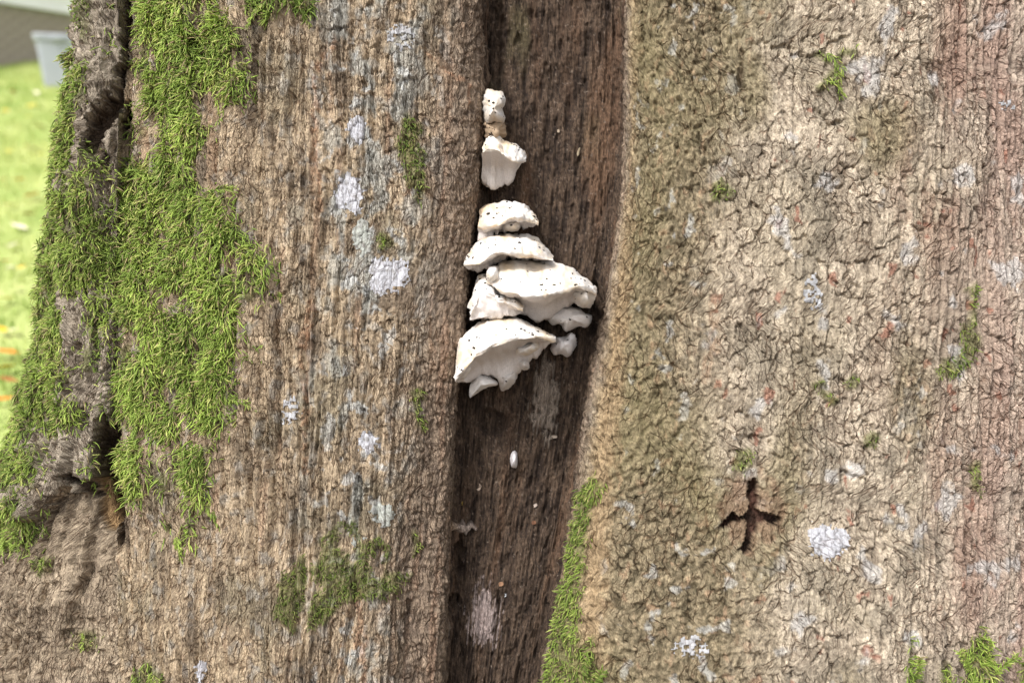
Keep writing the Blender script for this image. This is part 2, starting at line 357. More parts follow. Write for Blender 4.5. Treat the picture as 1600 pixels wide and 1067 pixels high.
LICH = [(558, 205, 16, 20, 0), (546, 302, 24, 34, 0), (566, 366, 16, 30, 1), (606, 430, 32, 34, 0), (575, 686, 19, 16, 0), (1294, 846, 33, 31, 0), (1268, 455, 17, 28, 2), (506, 936, 15, 12, 0),
        (318, 1052, 10, 22, 0), (1571, 164, 15, 8, 2), (629, 62, 20, 24, 2), (453, 640, 20, 24, 2), (600, 800, 20, 18, 1), (566, 845, 16, 10, 1), (1078, 1010, 30, 18, 2)]
# ---- crevices, holes
cw = PXm + 3.5 * perlin(Ug * 70, Vg * 45, 151) + 2.2 * perlin(Ug * 200, Vg * 160, 155); ch = PYg + 5 * perlin(Ug * 70, Vg * 45, 153) + 3 * perlin(Ug * 190, Vg * 170, 157)
CREV = [(203, -90, 6, .06), (205, 30, 7, .06), (201, 100, 6, .055), (192, 160, 8, .05), (180, 200, 8, .045), (172, 236, 6, .03), (180, 262, 5, .018),
        (187, 400, 5, .010), (187, 520, 7, .020), (184, 640, 6, .016), (181, 695, 13, .07), (187, 760, 15, .09), (191, 815, 12, .07), (193, 862, 3, .002)]
crev = pline(cw + 6 * perlin(Vg * 14, Ug * 3, 160), ch, CREV); crev = np.maximum(crev, pline(cw, ch, [(210, 165, 5, .035), (205, 215, 5, .03)]))
crev = np.maximum(crev, pline(cw, ch, [(120, 745, 6, .03), (142, 758, 8, .035), (150, 775, 5, .03)]))
scar = [(1172, 742), (1182, 736), (1187, 770), (1186, 792), (1192, 800), (1206, 801), (1217, 810), (1230, 813), (1207, 823), (1191, 821), (1184, 836), (1175, 850), (1170, 872), (1161, 876), (1148, 872), (1160, 866), (1165, 845), (1168, 824),
        (1162, 813), (1157, 819), (1147, 812), (1137, 823), (1124, 829), (1121, 819), (1134, 806), (1141, 798), (1147, 806), (1166, 806), (1172, 788), (1169, 765)]
scar = [(1174 + (x - 1174) * .9, 806 + (y - 806) * .82) for x, y in scar]
sx = np.where(inpoly(cw + 1.5 * perlin(Ug * 300, Vg * 300, 158), ch + 1.5 * perlin(Ug * 300, Vg * 300, 159), scar) & front, .024, 0).astype(np.float32)
cw0, ch0 = cw, ch
for p in [[(1090, 210, 3, .006), (1098, 240, 5, .009)], [(1160, 85, 4, .008), (1158, 130, 6, .010), (1164, 145, 3, .006)], [(1208, 75, 3, .006), (1232, 72, 4, .007), (1245, 70, 2, .004)],
          [(1275, 170, 3, .006), (1295, 195, 4, .008), (1315, 190, 3, .006)], [(1535, 1010, 8, .007), (1478, 1012, 6, .01), (1478, 1060, 8, .01)][1:],
          [(1508, 1005, 3, .006), (1506, 1030, 4, .008)], [(560, 745, 3, .008), (575, 765, 4, .01)], [(640, 940, 6, .010), (634, 1000, 5, .010)], [(555, 765, 3, .009), (562, 800, 5, .009)],
          [(418, 445, 2, .006), (428, 470, 3, .008), (470, 440, 2, .004)], [(420, 665, 3, .009), (418, 720, 3, .009), (432, 770, 3, .007)], [(418, 40, 4, .009), (400, 90, 3, .007), (402, 180, 3, .007)]]:
    sx = np.maximum(sx, pline(cw, ch, p))
cw, ch = cw0, ch0
disp -= np.where(front, sx, 0)
strip = inpoly(cw, ch, [(153, 752), (168, 744), (181, 738), (180, 800), (181, 830), (166, 822), (155, 806)]) & front
disp = np.where(strip, sw - .018 + .0008 * fbm(Ug * 400, Vg * 20, 2, 5), disp)
lichm = np.zeros_like(disp)
lx = PXm + 10 * perlin(Ug * 30, Vg * 26, 301) + 6 * perlin(Ug * 150, Vg * 130, 303); ly = PYg + 10 * perlin(Ug * 30, Vg * 26, 305) + 6 * perlin(Ug * 150, Vg * 130, 307)
for (x, y, rx, ry, kd) in LICH: lichm = np.maximum(lichm, 1 - ss(.8, 1.25, np.hypot((lx - x) / rx, (ly - y) / ry)))
disp = lerp(disp, sw + .0025 + .0012 * crumb + .0008 * f1 + .004 * np.clip(rid, -1, 1), lichm * .35)
side = np.where(front, 1, .8)
V3 = B + Nn * (disp * side)[..., None] + W_ * np.where(front, crev, 0)[..., None]

# ---- bark colour (bark, lichen crust and wood tones; darker inside crevices)
def C(*c): return np.array(c, np.float32)
def mixc(a, b, t): return a + (b - a) * np.clip(t, 0, 1)[..., None]
one = np.ones((NV, NU, 3), np.float32)
tan_, brn, orn, gry, drk = C(.43, .325, .205), C(.21, .152, .095), C(.31, .185, .108), C(.29, .275, .245), C(.085, .064, .048)
fleck = fbm(Ug * 150, Vg * 110, 2, 159)
g = .5 + .5 * np.clip(f4 * .9 + f2 * .6 + fleck * .7 + (idrand(aid, 9) - .5) * .35, -1, 1)
cm = mixc(one * brn, tan_, g)
cm = mixc(cm, orn, ss(.30, .7, fbm(ul * 44, Vg * 2.2, 3, 161) + .25 * crumb) * .5)
cm = mixc(cm, C(.19, .165, .105), ss(.1, .6, fbm(Ug * 9, Vg * 7, 3, 163)) * .55)
cm = mixc(cm, gry, ss(.15, .6, fbm(uw * 55, vw * 34, 3, 164)) * .55)
cm = mixc(cm, drk, ss(.25, .8, -f4 + .5 * fleck) * .5)
cm = mixc(cm, C(.44, .33, .20), furrow * ss(.0, .6, fbm(ul * 60, Vg * 5, 2, 166) + .3 * fleck) * .5)
cl = mixc(one * C(.135, .097, .070), C(.25, .18, .122), .5 + .5 * f2 + .4 * perlin(uw * 90, vw * 8, 165) + .4 * fleck)
cl = mixc(cl, C(.255, .15, .092), ss(.25, .6, fbm(uw * 55, vw * 4, 2, 167) + .2 * crumb) * .5)
cm = mixc(cm, cl, lip)
csl = mixc(one * C(.185, .148, .108), C(.33, .275, .205), .5 + .45 * f2 + .35 * rid2 * .5 + .4 * fleck)
cm = mixc(cm, csl, slab); cm = mixc(cm, mixc(one * C(.165, .122, .082), C(.33, .255, .17), .5 + .5 * f4 + .5 * fleck + .25 * rid2), leftlow)
tone = np.clip(.52 + .5 * (idrand(bid, 9) - .5) + .40 * f4 + .30 * f2 + .55 * fleck, 0, 1)
cr_ = mixc(one * C(.225, .182, .135), C(.505, .425, .325), tone)
cr_ = mixc(cr_, C(.37, .315, .225), ss(.0, .5, f3) * .4)
cr_ = mixc(cr_, C(.20, .172, .130), ss(.1, .6, fbm(Ug * 13, Vg * 10, 3, 170)) * .55)
redm = ss(1380, 1590, PXm + 170 * perlin(Ug * 5, Vg * 2.2, 171)) * ss(-.35, .35, fbm(uw * 13, vw * 3, 3, 173) + .25 * crumb)
cr_ = mixc(cr_, C(.25, .145, .105), redm * .8)
cr_ = mixc(cr_, C(.40, .31, .26), ss(1400, 1600, PXm) * .5)
cr_ = mixc(cr_, C(.27, .13, .09), ss(.62, .8, fbm(uw * 34, vw * 22, 3, 174)) * .8)
cr_ = mixc(cr_, C(.46, .45, .44), ss(.45, .7, fbm(Ug * 15, Vg * 13, 4, 175)) * .6)
cg = mixc(one * C(.115, .094, .058), C(.31, .25, .160), np.clip(.45 + .35 * (idrand(cid, 9) - .5) + .4 * f2 + .6 * fleck, 0, 1))
cg = mixc(cg, C(.32, .215, .135), ss(.35, .7, fbm(uw * 70, vw * 45, 2, 176)) * .65)
cg = mixc(cg, C(.40, .40, .38), ss(.5, .7, fbm(Ug * 30, Vg * 26, 4, 177)) * .6)
cg = mixc(cg, C(.205, .178, .085), ss(-.15, .4, perlin(Ug * 6, Vg * 3.5, 179)) * .4)
cr_ = mixc(cr_, cg, gran)
lipband = right * (1 - ss(tU(17) - .002 + .008 * ss(300, 500, PYg), tU(17) + .018 + .014 * ss(300, 500, PYg), Ug + .01 * f2))
cr_ = mixc(cr_, mixc(one * C(.20, .142, .082), C(.40, .295, .175), .5 + .4 * f2 + .4 * fib + .4 * fleck), lipband * (.45 + .5 * ss(300, 480, PYg)))
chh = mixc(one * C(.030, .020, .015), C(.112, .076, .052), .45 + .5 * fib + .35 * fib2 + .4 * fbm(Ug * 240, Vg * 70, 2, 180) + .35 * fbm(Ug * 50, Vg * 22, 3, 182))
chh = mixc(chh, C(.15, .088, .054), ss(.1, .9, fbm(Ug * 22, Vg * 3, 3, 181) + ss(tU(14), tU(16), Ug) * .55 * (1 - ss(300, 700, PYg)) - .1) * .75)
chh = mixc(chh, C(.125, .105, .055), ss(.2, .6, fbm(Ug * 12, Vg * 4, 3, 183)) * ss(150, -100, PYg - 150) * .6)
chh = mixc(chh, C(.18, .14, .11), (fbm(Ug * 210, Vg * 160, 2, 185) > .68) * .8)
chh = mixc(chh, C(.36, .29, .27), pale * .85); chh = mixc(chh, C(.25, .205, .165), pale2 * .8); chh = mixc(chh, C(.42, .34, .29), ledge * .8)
cm = cm * 1.10; cm = cm + (cm.mean(2, keepdims=True) * np.array([1.06, 1.0, .92], np.float32) - cm) * .18
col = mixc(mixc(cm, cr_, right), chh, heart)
sxm = ss(.006, .014, sx); col = mixc(col, mixc(one * C(.05, .032, .024), C(.12, .062, .044), .5 + f2), sxm * right)
col = mixc(col, C(.24, .145, .095), (1 - ss(.55, 1.0, np.hypot((hx - 1176) / 62, (hy - 800) / 72) + .35 * f2)) * .55 * right * (1 - sxm))
col = np.where(strip[..., None], mixc(one * C(.30, .19, .095), C(.38, .255, .13), .5 + .5 * fbm(Ug * 300, Vg * 25, 2, 6)), col)
col = mixc(col, C(.09, .065, .045), ss(.01, .03, crev))  # turns dark brown with crevice depth
# thin grey-green and chalky lichen films that colour the bark
film = ss(.22, .6, fbm(uw * 22, vw * 13, 4, 191) - .0013 * np.abs(PXm - 600) + .26 * (1 - ss(380, 560, PYg)) + .06) * scaly
col = mixc(col, C(.34, .345, .315), film * .7)
film2 = ss(.42, .55, fbm(uw * 33, vw * 26, 4, 193)) * scaly * ss(430, 520, PXm)
col = mixc(col, C(.44, .45, .44), film2 * .65)
rust = pline(wx, wy, [(510, 60, 8, 1), (495, 130, 6, 1), (492, 250, 5, 1), (497, 330, 4, 1)]); rust = np.maximum(rust, pline(wx, wy, [(478, 470, 7, 1), (480, 560, 6, 1), (484, 640, 7, 1), (478, 740, 5, 1)]))
rust = np.maximum(rust, pline(wx, wy, [(565, 930, 6, 1), (566, 1067, 6, 1)])); rust = np.maximum(rust, pline(wx, wy, [(668, 90, 4, .9), (725, 130, 4, .9), (726, 170, 4, .8)]))
rust = np.maximum(rust, pline(wx, wy, [(1110, 480, 10, .5), (1118, 540, 14, .6), (1100, 590, 6, .4)]))
col = mixc(col, C(.34, .17, .092), rust * .45 * ss(-.5, .3, crumb) * (~(heart > .5)))
col = np.clip(col * (1 + .10 * f1[..., None]) * (1 + .22 * (1 - heart))[..., None], .004, .8)

# ---- moss: where it grows
MOSS = {
 'main': [(222, -60), (330, -60), (335, 10), (345, 30), (376, 60), (392, 110), (385, 150), (335, 158), (328, 200), (305, 235), (312, 290), (348, 300), (352, 350), (392, 388), (420, 410), (402, 450), (386, 520),
          (392, 560), (352, 600), (352, 660), (330, 700), (342, 740), (312, 790), (300, 830), (288, 882), (276, 862), (257, 822), (230, 804), (206, 790), (196, 740), (187, 640), (185, 540), (187, 480), (180, 420), (200, 350),
          (182, 300), (205, 255), (212, 200), (222, 150)],
 'left': [(96, 88), (130, 82), (136, 180), (150, 230), (150, 300), (176, 380), (187, 420), (172, 450), (166, 480), (150, 520), (132, 640), (110, 662), (72, 672), (62, 700), (50, 740), (42, 800), (66, 826), (60, 858),
          (0, 862), (-90, 850), (-90, 690), (-20, 640), (0, 560), (20, 440), (40, 320), (60, 200)],
}
COL3 = col
mossbase = np.zeros((NV, NU), np.float32)
_q = V3 - CAM; _z = _q @ W_; PXp = np.where(front, 800 + F * (_q @ R_) / _z, -9999).astype(np.float32); PYp = (533.5 - F * (_q @ U_) / _z).astype(np.float32)
mwx = PXp + 12 * perlin(Ug * 40, Vg * 32, 201) + 5 * perlin(Ug * 120, Vg * 100, 203)
mwy = PYp + 12 * perlin(Ug * 40, Vg * 32, 205) + 5 * perlin(Ug * 120, Vg * 100, 207)
thin = fbm(Ug * 26, Vg * 16, 3, 209)
SIL = np.zeros_like(front)
patches = []   # (key, mask, density per m2, length range, label, tone)
def pm(P): return inpoly(mwx, mwy, P) & front
mm = pm(MOSS['main']); 
hole = (thin < -.26) | ((PYg > 175) & (PYg < 265) & (thin < .1)) | ((PYg > 660) & (thin < .1)) | ((PXm < 232) & (PYg > 480) & (PYg < 600) & (thin < .0))
patches.append(('main', mm & ~hole & (heart < .1), 148000, (.005, .027), 'thick bright green moss mat hanging down the middle of the bark left of the fungi', 1.0))
ml = pm(MOSS['left']); ml &= ~((thin < -.22) | ((PYg > 450) & (PXp > 110) & (thin < .15)) | ((PYg < 230) & (PXp > 128) & (thin < .1)))
patches.append(('left', ml, 120000, (.005, .021), 'dark green moss mat wrapping the loose bark slab beside the lawn', .9))
def blobs(lst):
    m = np.zeros_like(front)
    for (x, y, rx, ry) in lst: m |= (np.hypot((mwx - x) / rx, (mwy - y) / ry) < 1)
    return m & front
patches.append(('m3', pm([(384, -60), (494, -60), (486, 22), (450, 14), (440, 8), (414, 40), (388, 26)]), 52000, (.010, .022), 'green moss tuft hanging above the thick moss mat over bare furrowed bark', .95))
patches.append(('m0', pm([(122, -60), (142, -60), (142, 50), (132, 62), (124, 20)]), 40000, (.006, .012), 'thin green moss streak at the head of the loose bark slab', .9))
patches.append(('m4', pm([(612, 222), (634, 172), (652, 190), (668, 270), (656, 322), (640, 316), (632, 260)]), 34000, (.006, .013), 'small dark moss streak on lichened bark left of the upper fungi', .7))
patches.append(('m4b', blobs([(600, 378, 12, 18)]), 30000, (.005, .010), 'tiny moss tuft between the pale lichen patches', .7))
patches.append(('m5', pm([(462, 880), (490, 850), (525, 818), (550, 810), (562, 840), (604, 846), (606, 890), (640, 900), (616, 924), (560, 938), (505, 975), (458, 990), (432, 960), (440, 905)]) & (thin > -.25), 34000, (.005, .012), 'dark flat moss patch on the foot of the bark around a white lichen dot', .5))
patches.append(('m6', pm([(932, 738), (940, 762), (924, 800), (910, 860), (908, 920), (902, 965), (912, 1010), (906, 1150), (826, 1150), (842, 1055), (856, 1000), (872, 930), (886, 860), (900, 790), (914, 752)]) & (right > .02), 60000, (.007, .015), 'bright moss strip growing along the right lip of the cavity', .85))
patches.append(('m6b', blobs([(922, 1040, 12, 44)]), 50000, (.008, .016), 'fern-like moss tuft beside the moss strip on the cavity lip', .9))
tri = lambda x, y, w, h: [(x - w, y + h), (x - w * .4, y + h * .5), (x, y), (x + w * .5, y + h * .5), (x + w, y + h)]
patches.append(('m7a', pm(tri(1424, 1000, 18, 150)), 52000, (.010, .020), 'narrow upright moss tuft at the foot of the pale cracked bark', 1.0))
patches.append(('m7b', pm(tri(1474, 1028, 30, 130)), 52000, (.010, .020), 'low moss tuft between the narrow one and the tall pointed one', .95))
patches.append(('m7c', pm(tri(1528, 965, 56, 185)), 56000, (.012, .024), 'tall pointed moss tuft at the foot of the pale cracked bark', 1.05))
patches.append(('m7d', pm(tri(1606, 995, 36, 155)), 48000, (.010, .022), 'olive moss tuft at the foot of the bark beside the tall pointed tuft', .85))
patches.append(('m8a', blobs([(1285, 90, 9, 9), (1300, 120, 13, 16), (1322, 82, 11, 9), (1282, 138, 14, 10)]), 13000, (.006, .014), 'sparse light green moss sprigs high on the cracked bark', 1.1))
patches.append(('m8b', blobs([(1130, 298, 14, 13), (1118, 308, 8, 6)]), 30000, (.006, .012), 'tiny moss sprig on the grainy bark level with the upper fungi', .9))
patches.append(('m8c', pm([(1513, 445), (1528, 448), (1526, 540), (1503, 582), (1468, 592), (1474, 562), (1504, 552)]), 24000, (.006, .014), 'hook-shaped olive moss streak on the pale cracked bark', .8))
patches.append(('m8d', blobs([(1282, 604, 12, 10), (1300, 622, 12, 8)]), 28000, (.006, .012), 'small moss sprig on cracked bark, neighbour of a second one', .8))
patches.append(('m8e', blobs([(1334, 598, 9, 15)]), 28000, (.006, .012), 'small upright moss sprig right of its low neighbour on cracked bark', .8))
patches.append(('m8f', blobs([(1362, 688, 8, 12)]), 26000, (.005, .010), 'tiny olive moss dot below the paired sprigs on cracked bark', .75))
patches.append(('m8g', blobs([(1524, 745, 12, 26)]), 22000, (.006, .012), 'small olive moss streak beside the reddish bark', .8))
patches.append(('m8h', blobs([(1162, 718, 10, 14)]), 24000, (.005, .011), 'tiny moss sprig just above the cross-shaped crack', 1.0))
patches.append(('m9a', blobs([(652, 640, 10, 26)]), 26000, (.005, .012), 'small moss streak left of the lowest big fungus', .85))
patches.append(('m9b', blobs([(652, 848, 7, 22)]), 26000, (.005, .010), 'thin moss streak right of the dark flat moss patch', .85))
patches.append(('m9c', blobs([(69, 882, 13, 15)]), 32000, (.006, .012), 'small moss cushion under the broken edge of the bark slab', .7))
patches.append(('m9d', blobs([(144, 994, 18, 15)]), 42000, (.006, .012), 'small bright moss cushion low on the left root', .9))
patches.append(('m9e', blobs([(232, 1062, 24, 26)]), 46000, (.008, .015), 'moss cushion at the foot of the furrow under the thick mat', .9))
for p in patches: mossbase = np.maximum(mossbase, p[1].astype(np.float32))
kb = mossbase.copy()
for sh_ in ((1, 0), (-1, 0), (0, 1), (0, -1), (2, 1), (-2, -1), (1, -2), (-1, 2)): kb += np.roll(mossbase, sh_, (0, 1))
kb /= 9
col = mixc(col, mixc(one * C(.10, .105, .035), C(.19, .20, .065), .5 + .6 * f2), kb * .75)
V3 = V3 + Nn * (kb * .003 * (1 + f2))[..., None]
NR = gridnormals(V3)
if (NR * Nn).sum() < 0: NR = -NR
# ---- split into trunk, bark slab, heartwood and the larger bark plates
ii = np.arange(NV * NU).reshape(NV, NU)
jn = (np.arange(NU) + 1) % NU
faces = np.stack([ii[:-1], ii[1:], ii[1:][:, jn], ii[:-1][:, jn]], -1).reshape(-1, 4)
lab = np.zeros((NV - 1, NU), np.int64)
hc = heart[:-1] > .5; sl = (slab[:-1] > .5) & front[:-1]
lab[sl] = 1; lab[hc] = 2
inview = front[:-1] & (PYg[:-1] > -40) & (PYg[:-1] < 1110) & (PXm[:-1] > 200) & (PXm[:-1] < 1640) & (lab == 0) & (kb[:-1] < .2) & (sx[:-1] < .003)
cand = inview & (plate[:-1] > .6) & (pcr[:-1] > .75)
cand2 = inview & (scaly[:-1] > .6) & ((a2 - a1)[:-1] > .14)
nid = 10
for cnd, ids, n in ((cand, bid[:-1], 200), (cand2, aid[:-1], 80)):
    u, cnt = np.unique(ids[cnd], return_counts=True); bigc = u[np.argsort(-cnt)[:n]]
    for b_ in bigc: lab[cnd & (ids == b_)] = nid; nid += 1
vf, cf, nf = V3.reshape(-1, 3), col.reshape(-1, 3), NR.reshape(-1, 3)
labf = lab.ravel(); dl = np.linalg.norm(np.roll(V3, -1, 1) - V3, axis=2); j8 = int(np.argmin(abs(ts - T[3 + 8])))
cs = np.cumsum(np.concatenate([np.repeat(dl[:1], 20, 0), dl, np.repeat(dl[-1:], 19, 0)], 0), 0); dl = (cs[39:] - np.concatenate([cs[:1] * 0, cs[:-39]])[:NV]) / 39
Ur = np.cumsum(dl, 1); Ur -= Ur[:, j8:j8 + 1]                      # true girth length, for the fine bark grain
zf = np.stack([right.ravel(), Ur.ravel(), Vg.ravel()], 1).astype(np.float32)
tree = tag(empty('tree', (cx, cy, 0)), 'broad old tree trunk with a rotten cavity and cracked, mossy, lichened bark', 'tree')
order = np.argsort(labf, kind='stable'); bounds = np.searchsorted(labf[order], np.arange(nid + 1))
def part_of(k): return faces[order[bounds[k]:bounds[k + 1]]]
AT = (cx, cy, 0)
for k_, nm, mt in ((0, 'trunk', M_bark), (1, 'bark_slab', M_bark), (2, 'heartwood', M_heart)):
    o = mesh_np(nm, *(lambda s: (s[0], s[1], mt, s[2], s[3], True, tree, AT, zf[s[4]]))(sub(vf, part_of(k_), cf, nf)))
    if nm == 'trunk': trunk_o = o
    if nm == 'bark_slab': o['label'] = 'loose grey-brown bark slab with a ragged broken lower edge'
    if nm == 'heartwood': o['label'] = 'dark brown fibrous rotten wood inside the cavity'
for k_ in range(10, nid):
    fa = part_of(k_)
    if len(fa) < 6: continue
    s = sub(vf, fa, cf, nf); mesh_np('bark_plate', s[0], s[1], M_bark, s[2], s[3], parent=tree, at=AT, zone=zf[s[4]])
print('trunk grid', NV, NU, 'faces', len(faces))

# ------------------------------------------------------------------ crust lichens: thin plates on the bark
LL = ['round white crust lichen above the long white one left of the upper fungi', 'long white crust lichen level with the top bracket fungi', 'grey-green crust lichen between two chalk white ones',
      'large chalk white crust lichen left of the fungus shelves', 'small bluish white crust lichen below the level of the lowest fungus', 'chalk white crust lichen right of the cross-shaped crack', 'faint grey oblong lichen on the pale cracked bark',
      'small white lichen dot inside the dark flat moss patch', 'narrow white lichen streak at the foot of the furrowed bark', 'thin pale lichen fleck on the reddish cracked bark', 'pale lichen smear high on the scaly bark',
      'pale lichen smear right of the thick moss mat', 'round grey-green lichen on scaly bark above the dark flat moss', 'grey-green lichen fleck at the upper rim of the dark flat moss', 'bluish grey lichen smear on the grainy bark near the cavity foot']
gaps = fbm(Ug * 130, Vg * 110, 2, 309)
LC = [C(.46, .46, .49), C(.36, .375, .34), C(.40, .40, .41)]
for (x, y, rx, ry, kd), lb in zip(LICH, LL):
    q = np.hypot((lx - x) / rx, (ly - y) / ry) + .30 * gaps
    m = (q < 1) & front & (kb < .3)
    if kd == 2: m &= gaps > -.25
    fm = m[:-1] & m[1:] & m[:-1][:, jn] & m[1:][:, jn]
    if fm.sum() < 8: continue
    rise = (.0007 + .0011 * (1 - ss(.6, 1, q)) + .0005 * np.clip(gaps, -1, 1))
    vv = (V3 + NR * np.maximum(rise, .0005)[..., None]).reshape(-1, 3)
    cc = mixc(one * LC[kd], C(.25, .24, .23), ss(.1, .7, -gaps) * .8).reshape(-1, 3)
    s = sub(vv, faces[fm.ravel()], cc, nf)
    tag(mesh_np('lichen_patch', s[0], s[1], M_lichen, s[2], s[3], at=s[0].mean(0), zone=zf[s[4]]), lb, 'lichen', 'crust lichens on the bark')

# ------------------------------------------------------------------ moss strands
def surf(px, py):
    j = np.argmin((PXm - px)**2 + (PYg - py)**2); return vf[j], nf[j]
area = np.linalg.norm(np.cross(np.roll(V3, -1, 1) - V3, np.roll(V3, -1, 0) - V3), axis=2)
GL, GD, GY, GB = C(.46, .595, .12), C(.20, .29, .055), C(.68, .66, .24), C(.38, .30, .16)
def strands(p, n, ln, tone, K=5, thick=.00135, dr=None):
    N = len(p); down = np.array([0, -.12, -1.])
    rnd = rng.normal(size=(N, 3)); L = rng.uniform(ln[0], ln[1], N) * rng.uniform(.7, 1.15, N)
    pr = p * 1.0; sway = np.stack([perlin(pr[:, 0] * 30, pr[:, 2] * 30, 401), perlin(pr[:, 0] * 30, pr[:, 2] * 30, 403) * .3, perlin(pr[:, 0] * 25, pr[:, 2] * 25, 405) * .5], 1)
    d = n * rng.uniform(.35, .95, (N, 1)) + down * rng.uniform(.0, .55, (N, 1)) + rnd * .33 + sway * 1.1
    if dr is not None:
        h_ = ~np.isnan(dr[:, 0]); d[h_] = dr[h_]; L[h_] = rng.uniform(.008, .014, h_.sum())
    d /= np.linalg.norm(d, axis=1, keepdims=True)
    q = p - n * .0012; side = np.cross(d, rng.normal(size=(N, 3))); side /= np.linalg.norm(side, axis=1, keepdims=True) + 1e-9
    bend = rng.uniform(.2, .95, (N, 1)); lat = rng.normal(size=(N, 3)) * .38
    rings = []; 
    th = thick * rng.uniform(.7, 1.35, N) * (.75 + .25 * L / .02)
    for i in range(K):
        t = i / (K - 1); r = th * (np.array([.75, 1.1, 1.15, .85, .12])[int(round(t * 4))])
        w2 = np.cross(d, side); w2 /= np.linalg.norm(w2, axis=1, keepdims=True) + 1e-9
        for a in range(3):
            an = 2.0944 * a; rings.append(q + (side * math.cos(an) + w2 * math.sin(an)) * r[:, None])
        q = q + d * (L / (K - 1))[:, None]; d = d + (down * bend + lat - n * .10) * .42; d /= np.linalg.norm(d, axis=1, keepdims=True)
    V = np.stack(rings, 1); nv = 3 * K
    base = (np.arange(N) * nv)[:, None, None]
    f = np.array([[i * 3 + a, i * 3 + (a + 1) % 3, i * 3 + 3 + (a + 1) % 3, i * 3 + 3 + a] for i in range(K - 1) for a in range(3)])
    fs = (base + f[None]).reshape(-1, 4)
    big = perlin(p[:, 0] * 22, p[:, 2] * 16, 411); sm = rng.random(N)
    c = GD + (GL - GD) * np.clip(.45 + .6 * big + .55 * (sm - .5), 0, 1)[:, None]
    c = np.where((rng.random(N) < .16 + .25 * np.clip(perlin(p[:, 0] * 14, p[:, 2] * 9, 413), 0, 1))[:, None], c * .4 + GY * .6, c)
    c = np.where((rng.random(N) < .11)[:, None], GB * rng.uniform(.7, 1.2, (N, 1)), c)
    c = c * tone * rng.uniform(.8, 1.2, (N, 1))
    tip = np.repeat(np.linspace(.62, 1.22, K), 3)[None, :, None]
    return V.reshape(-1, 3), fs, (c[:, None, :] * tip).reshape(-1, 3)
tot = 0
def boxblur(a, r):
    for ax in (0, 1):
        c = np.cumsum(np.concatenate([np.repeat(np.take(a, [0], ax), r + 1, ax), a, np.repeat(np.take(a, [-1], ax), r, ax)], ax), ax)
        a = (np.take(c, range(2 * r + 1, c.shape[ax]), ax) - np.take(c, range(0, c.shape[ax] - 2 * r - 1), ax)) / (2 * r + 1)
    return a
def frond(px, py, ang, L, n):
    """a feather-like moss shoot: leaflets in two rows along an arching stem"""
    p0, n0 = surf(px, py); d = np.array([math.cos(ang), 0, math.sin(ang)]); t = np.linspace(0, 1, n)
    st = p0 + n0 * .004 + (d * t[:, None] + n0 * (.22 * t * (1.2 - t))[:, None] + np.array([0, 0, -.25]) * (t * t)[:, None]) * L
    P, Dr = [], []
    for sg in (1, -1):
        q = np.cross(n0, d) * sg; P.append(st); Dr.append(d * .75 + q * .85 + n0 * .25 + rng.normal(size=(n, 3)) * .12)
    return np.concatenate(P), np.concatenate(Dr), np.tile(n0, (2 * n, 1))
FR = {'main': [(392, 418, -.15, .055, 34), (398, 436, -.45, .05, 30), (385, 400, .3, .04, 26), (360, 620, -.1, .055, 34), (345, 640, -.5, .04, 26), (330, 790, -.9, .05, 28), (285, 835, -1.4, .05, 34), (345, 300, .2, .035, 22),
               (345, 540, -.3, .05, 30), (370, 110, -.9, .045, 28), (340, 150, -1.2, .05, 30), (300, 160, -1.5, .05, 30), (270, 165, -1.6, .05, 30)],
      'left': [(150, 420, -.9, .05, 32), (160, 430, -1.3, .05, 32), (140, 425, -1.7, .045, 30), (100, 640, -1.4, .04, 26), (55, 800, -1.2, .04, 28), (20, 830, -1.5, .04, 28)],
      'm3': [(430, 5, -2.4, .04, 26), (470, 5, -1.0, .035, 24)], 'm8a': [(1290, 88, -.6, .03, 10), (1303, 105, -1.3, .035, 10), (1285, 130, -.5, .03, 10)],
      'm7c': [(1528, 1040, 1.5, .055, 34), (1545, 1050, .9, .05, 30), (1510, 1050, 2.0, .05, 30)], 'm7a': [(1424, 1060, 1.5, .05, 30)], 'm7d': [(1606, 1040, 1.4, .05, 30)], 'm6b': [(922, 1060, 1.5, .05, 32), (926, 1067, 1.1, .04, 26)]}
for key, m, dens, ln, lb, tone in patches:
    r_ = 12 if m.sum() > 6000 else 3
    bl_ = boxblur(m.astype(np.float32), r_)
    m = (bl_ > .06) & (area < 6e-5) & front & (heart < .3) & (crev < .02)
    idx = np.flatnonzero(m.ravel())
    if len(idx) < 4: print('empty moss', key); continue
    ex = dens * area.ravel()[idx] * np.clip(1 + .9 * thin.ravel()[idx], .25, 1.6) * (ss(.15, .95, bl_.ravel()[idx]) * 1.1 + .05)
    cnt = rng.poisson(np.clip(ex, 0, 2)); pick = np.repeat(idx, cnt)
    if len(pick) < 5: print('few moss', key, len(pick)); continue
    p = vf[pick] + rng.normal(size=(len(pick), 3)) * .0006; n = nf[pick]
    dr = None
    if key in FR:
        q = [frond(*a) for a in FR[key]]; n0 = len(p); p = np.concatenate([p] + [x[0] for x in q]); n = np.concatenate([n] + [x[2] for x in q])
        dr = np.full((len(p), 3), np.nan); dr[n0:] = np.concatenate([x[1] for x in q])
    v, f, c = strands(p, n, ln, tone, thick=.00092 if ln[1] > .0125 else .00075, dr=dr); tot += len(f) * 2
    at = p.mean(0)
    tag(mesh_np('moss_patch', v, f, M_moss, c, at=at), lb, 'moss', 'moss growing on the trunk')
print('moss tris', tot)

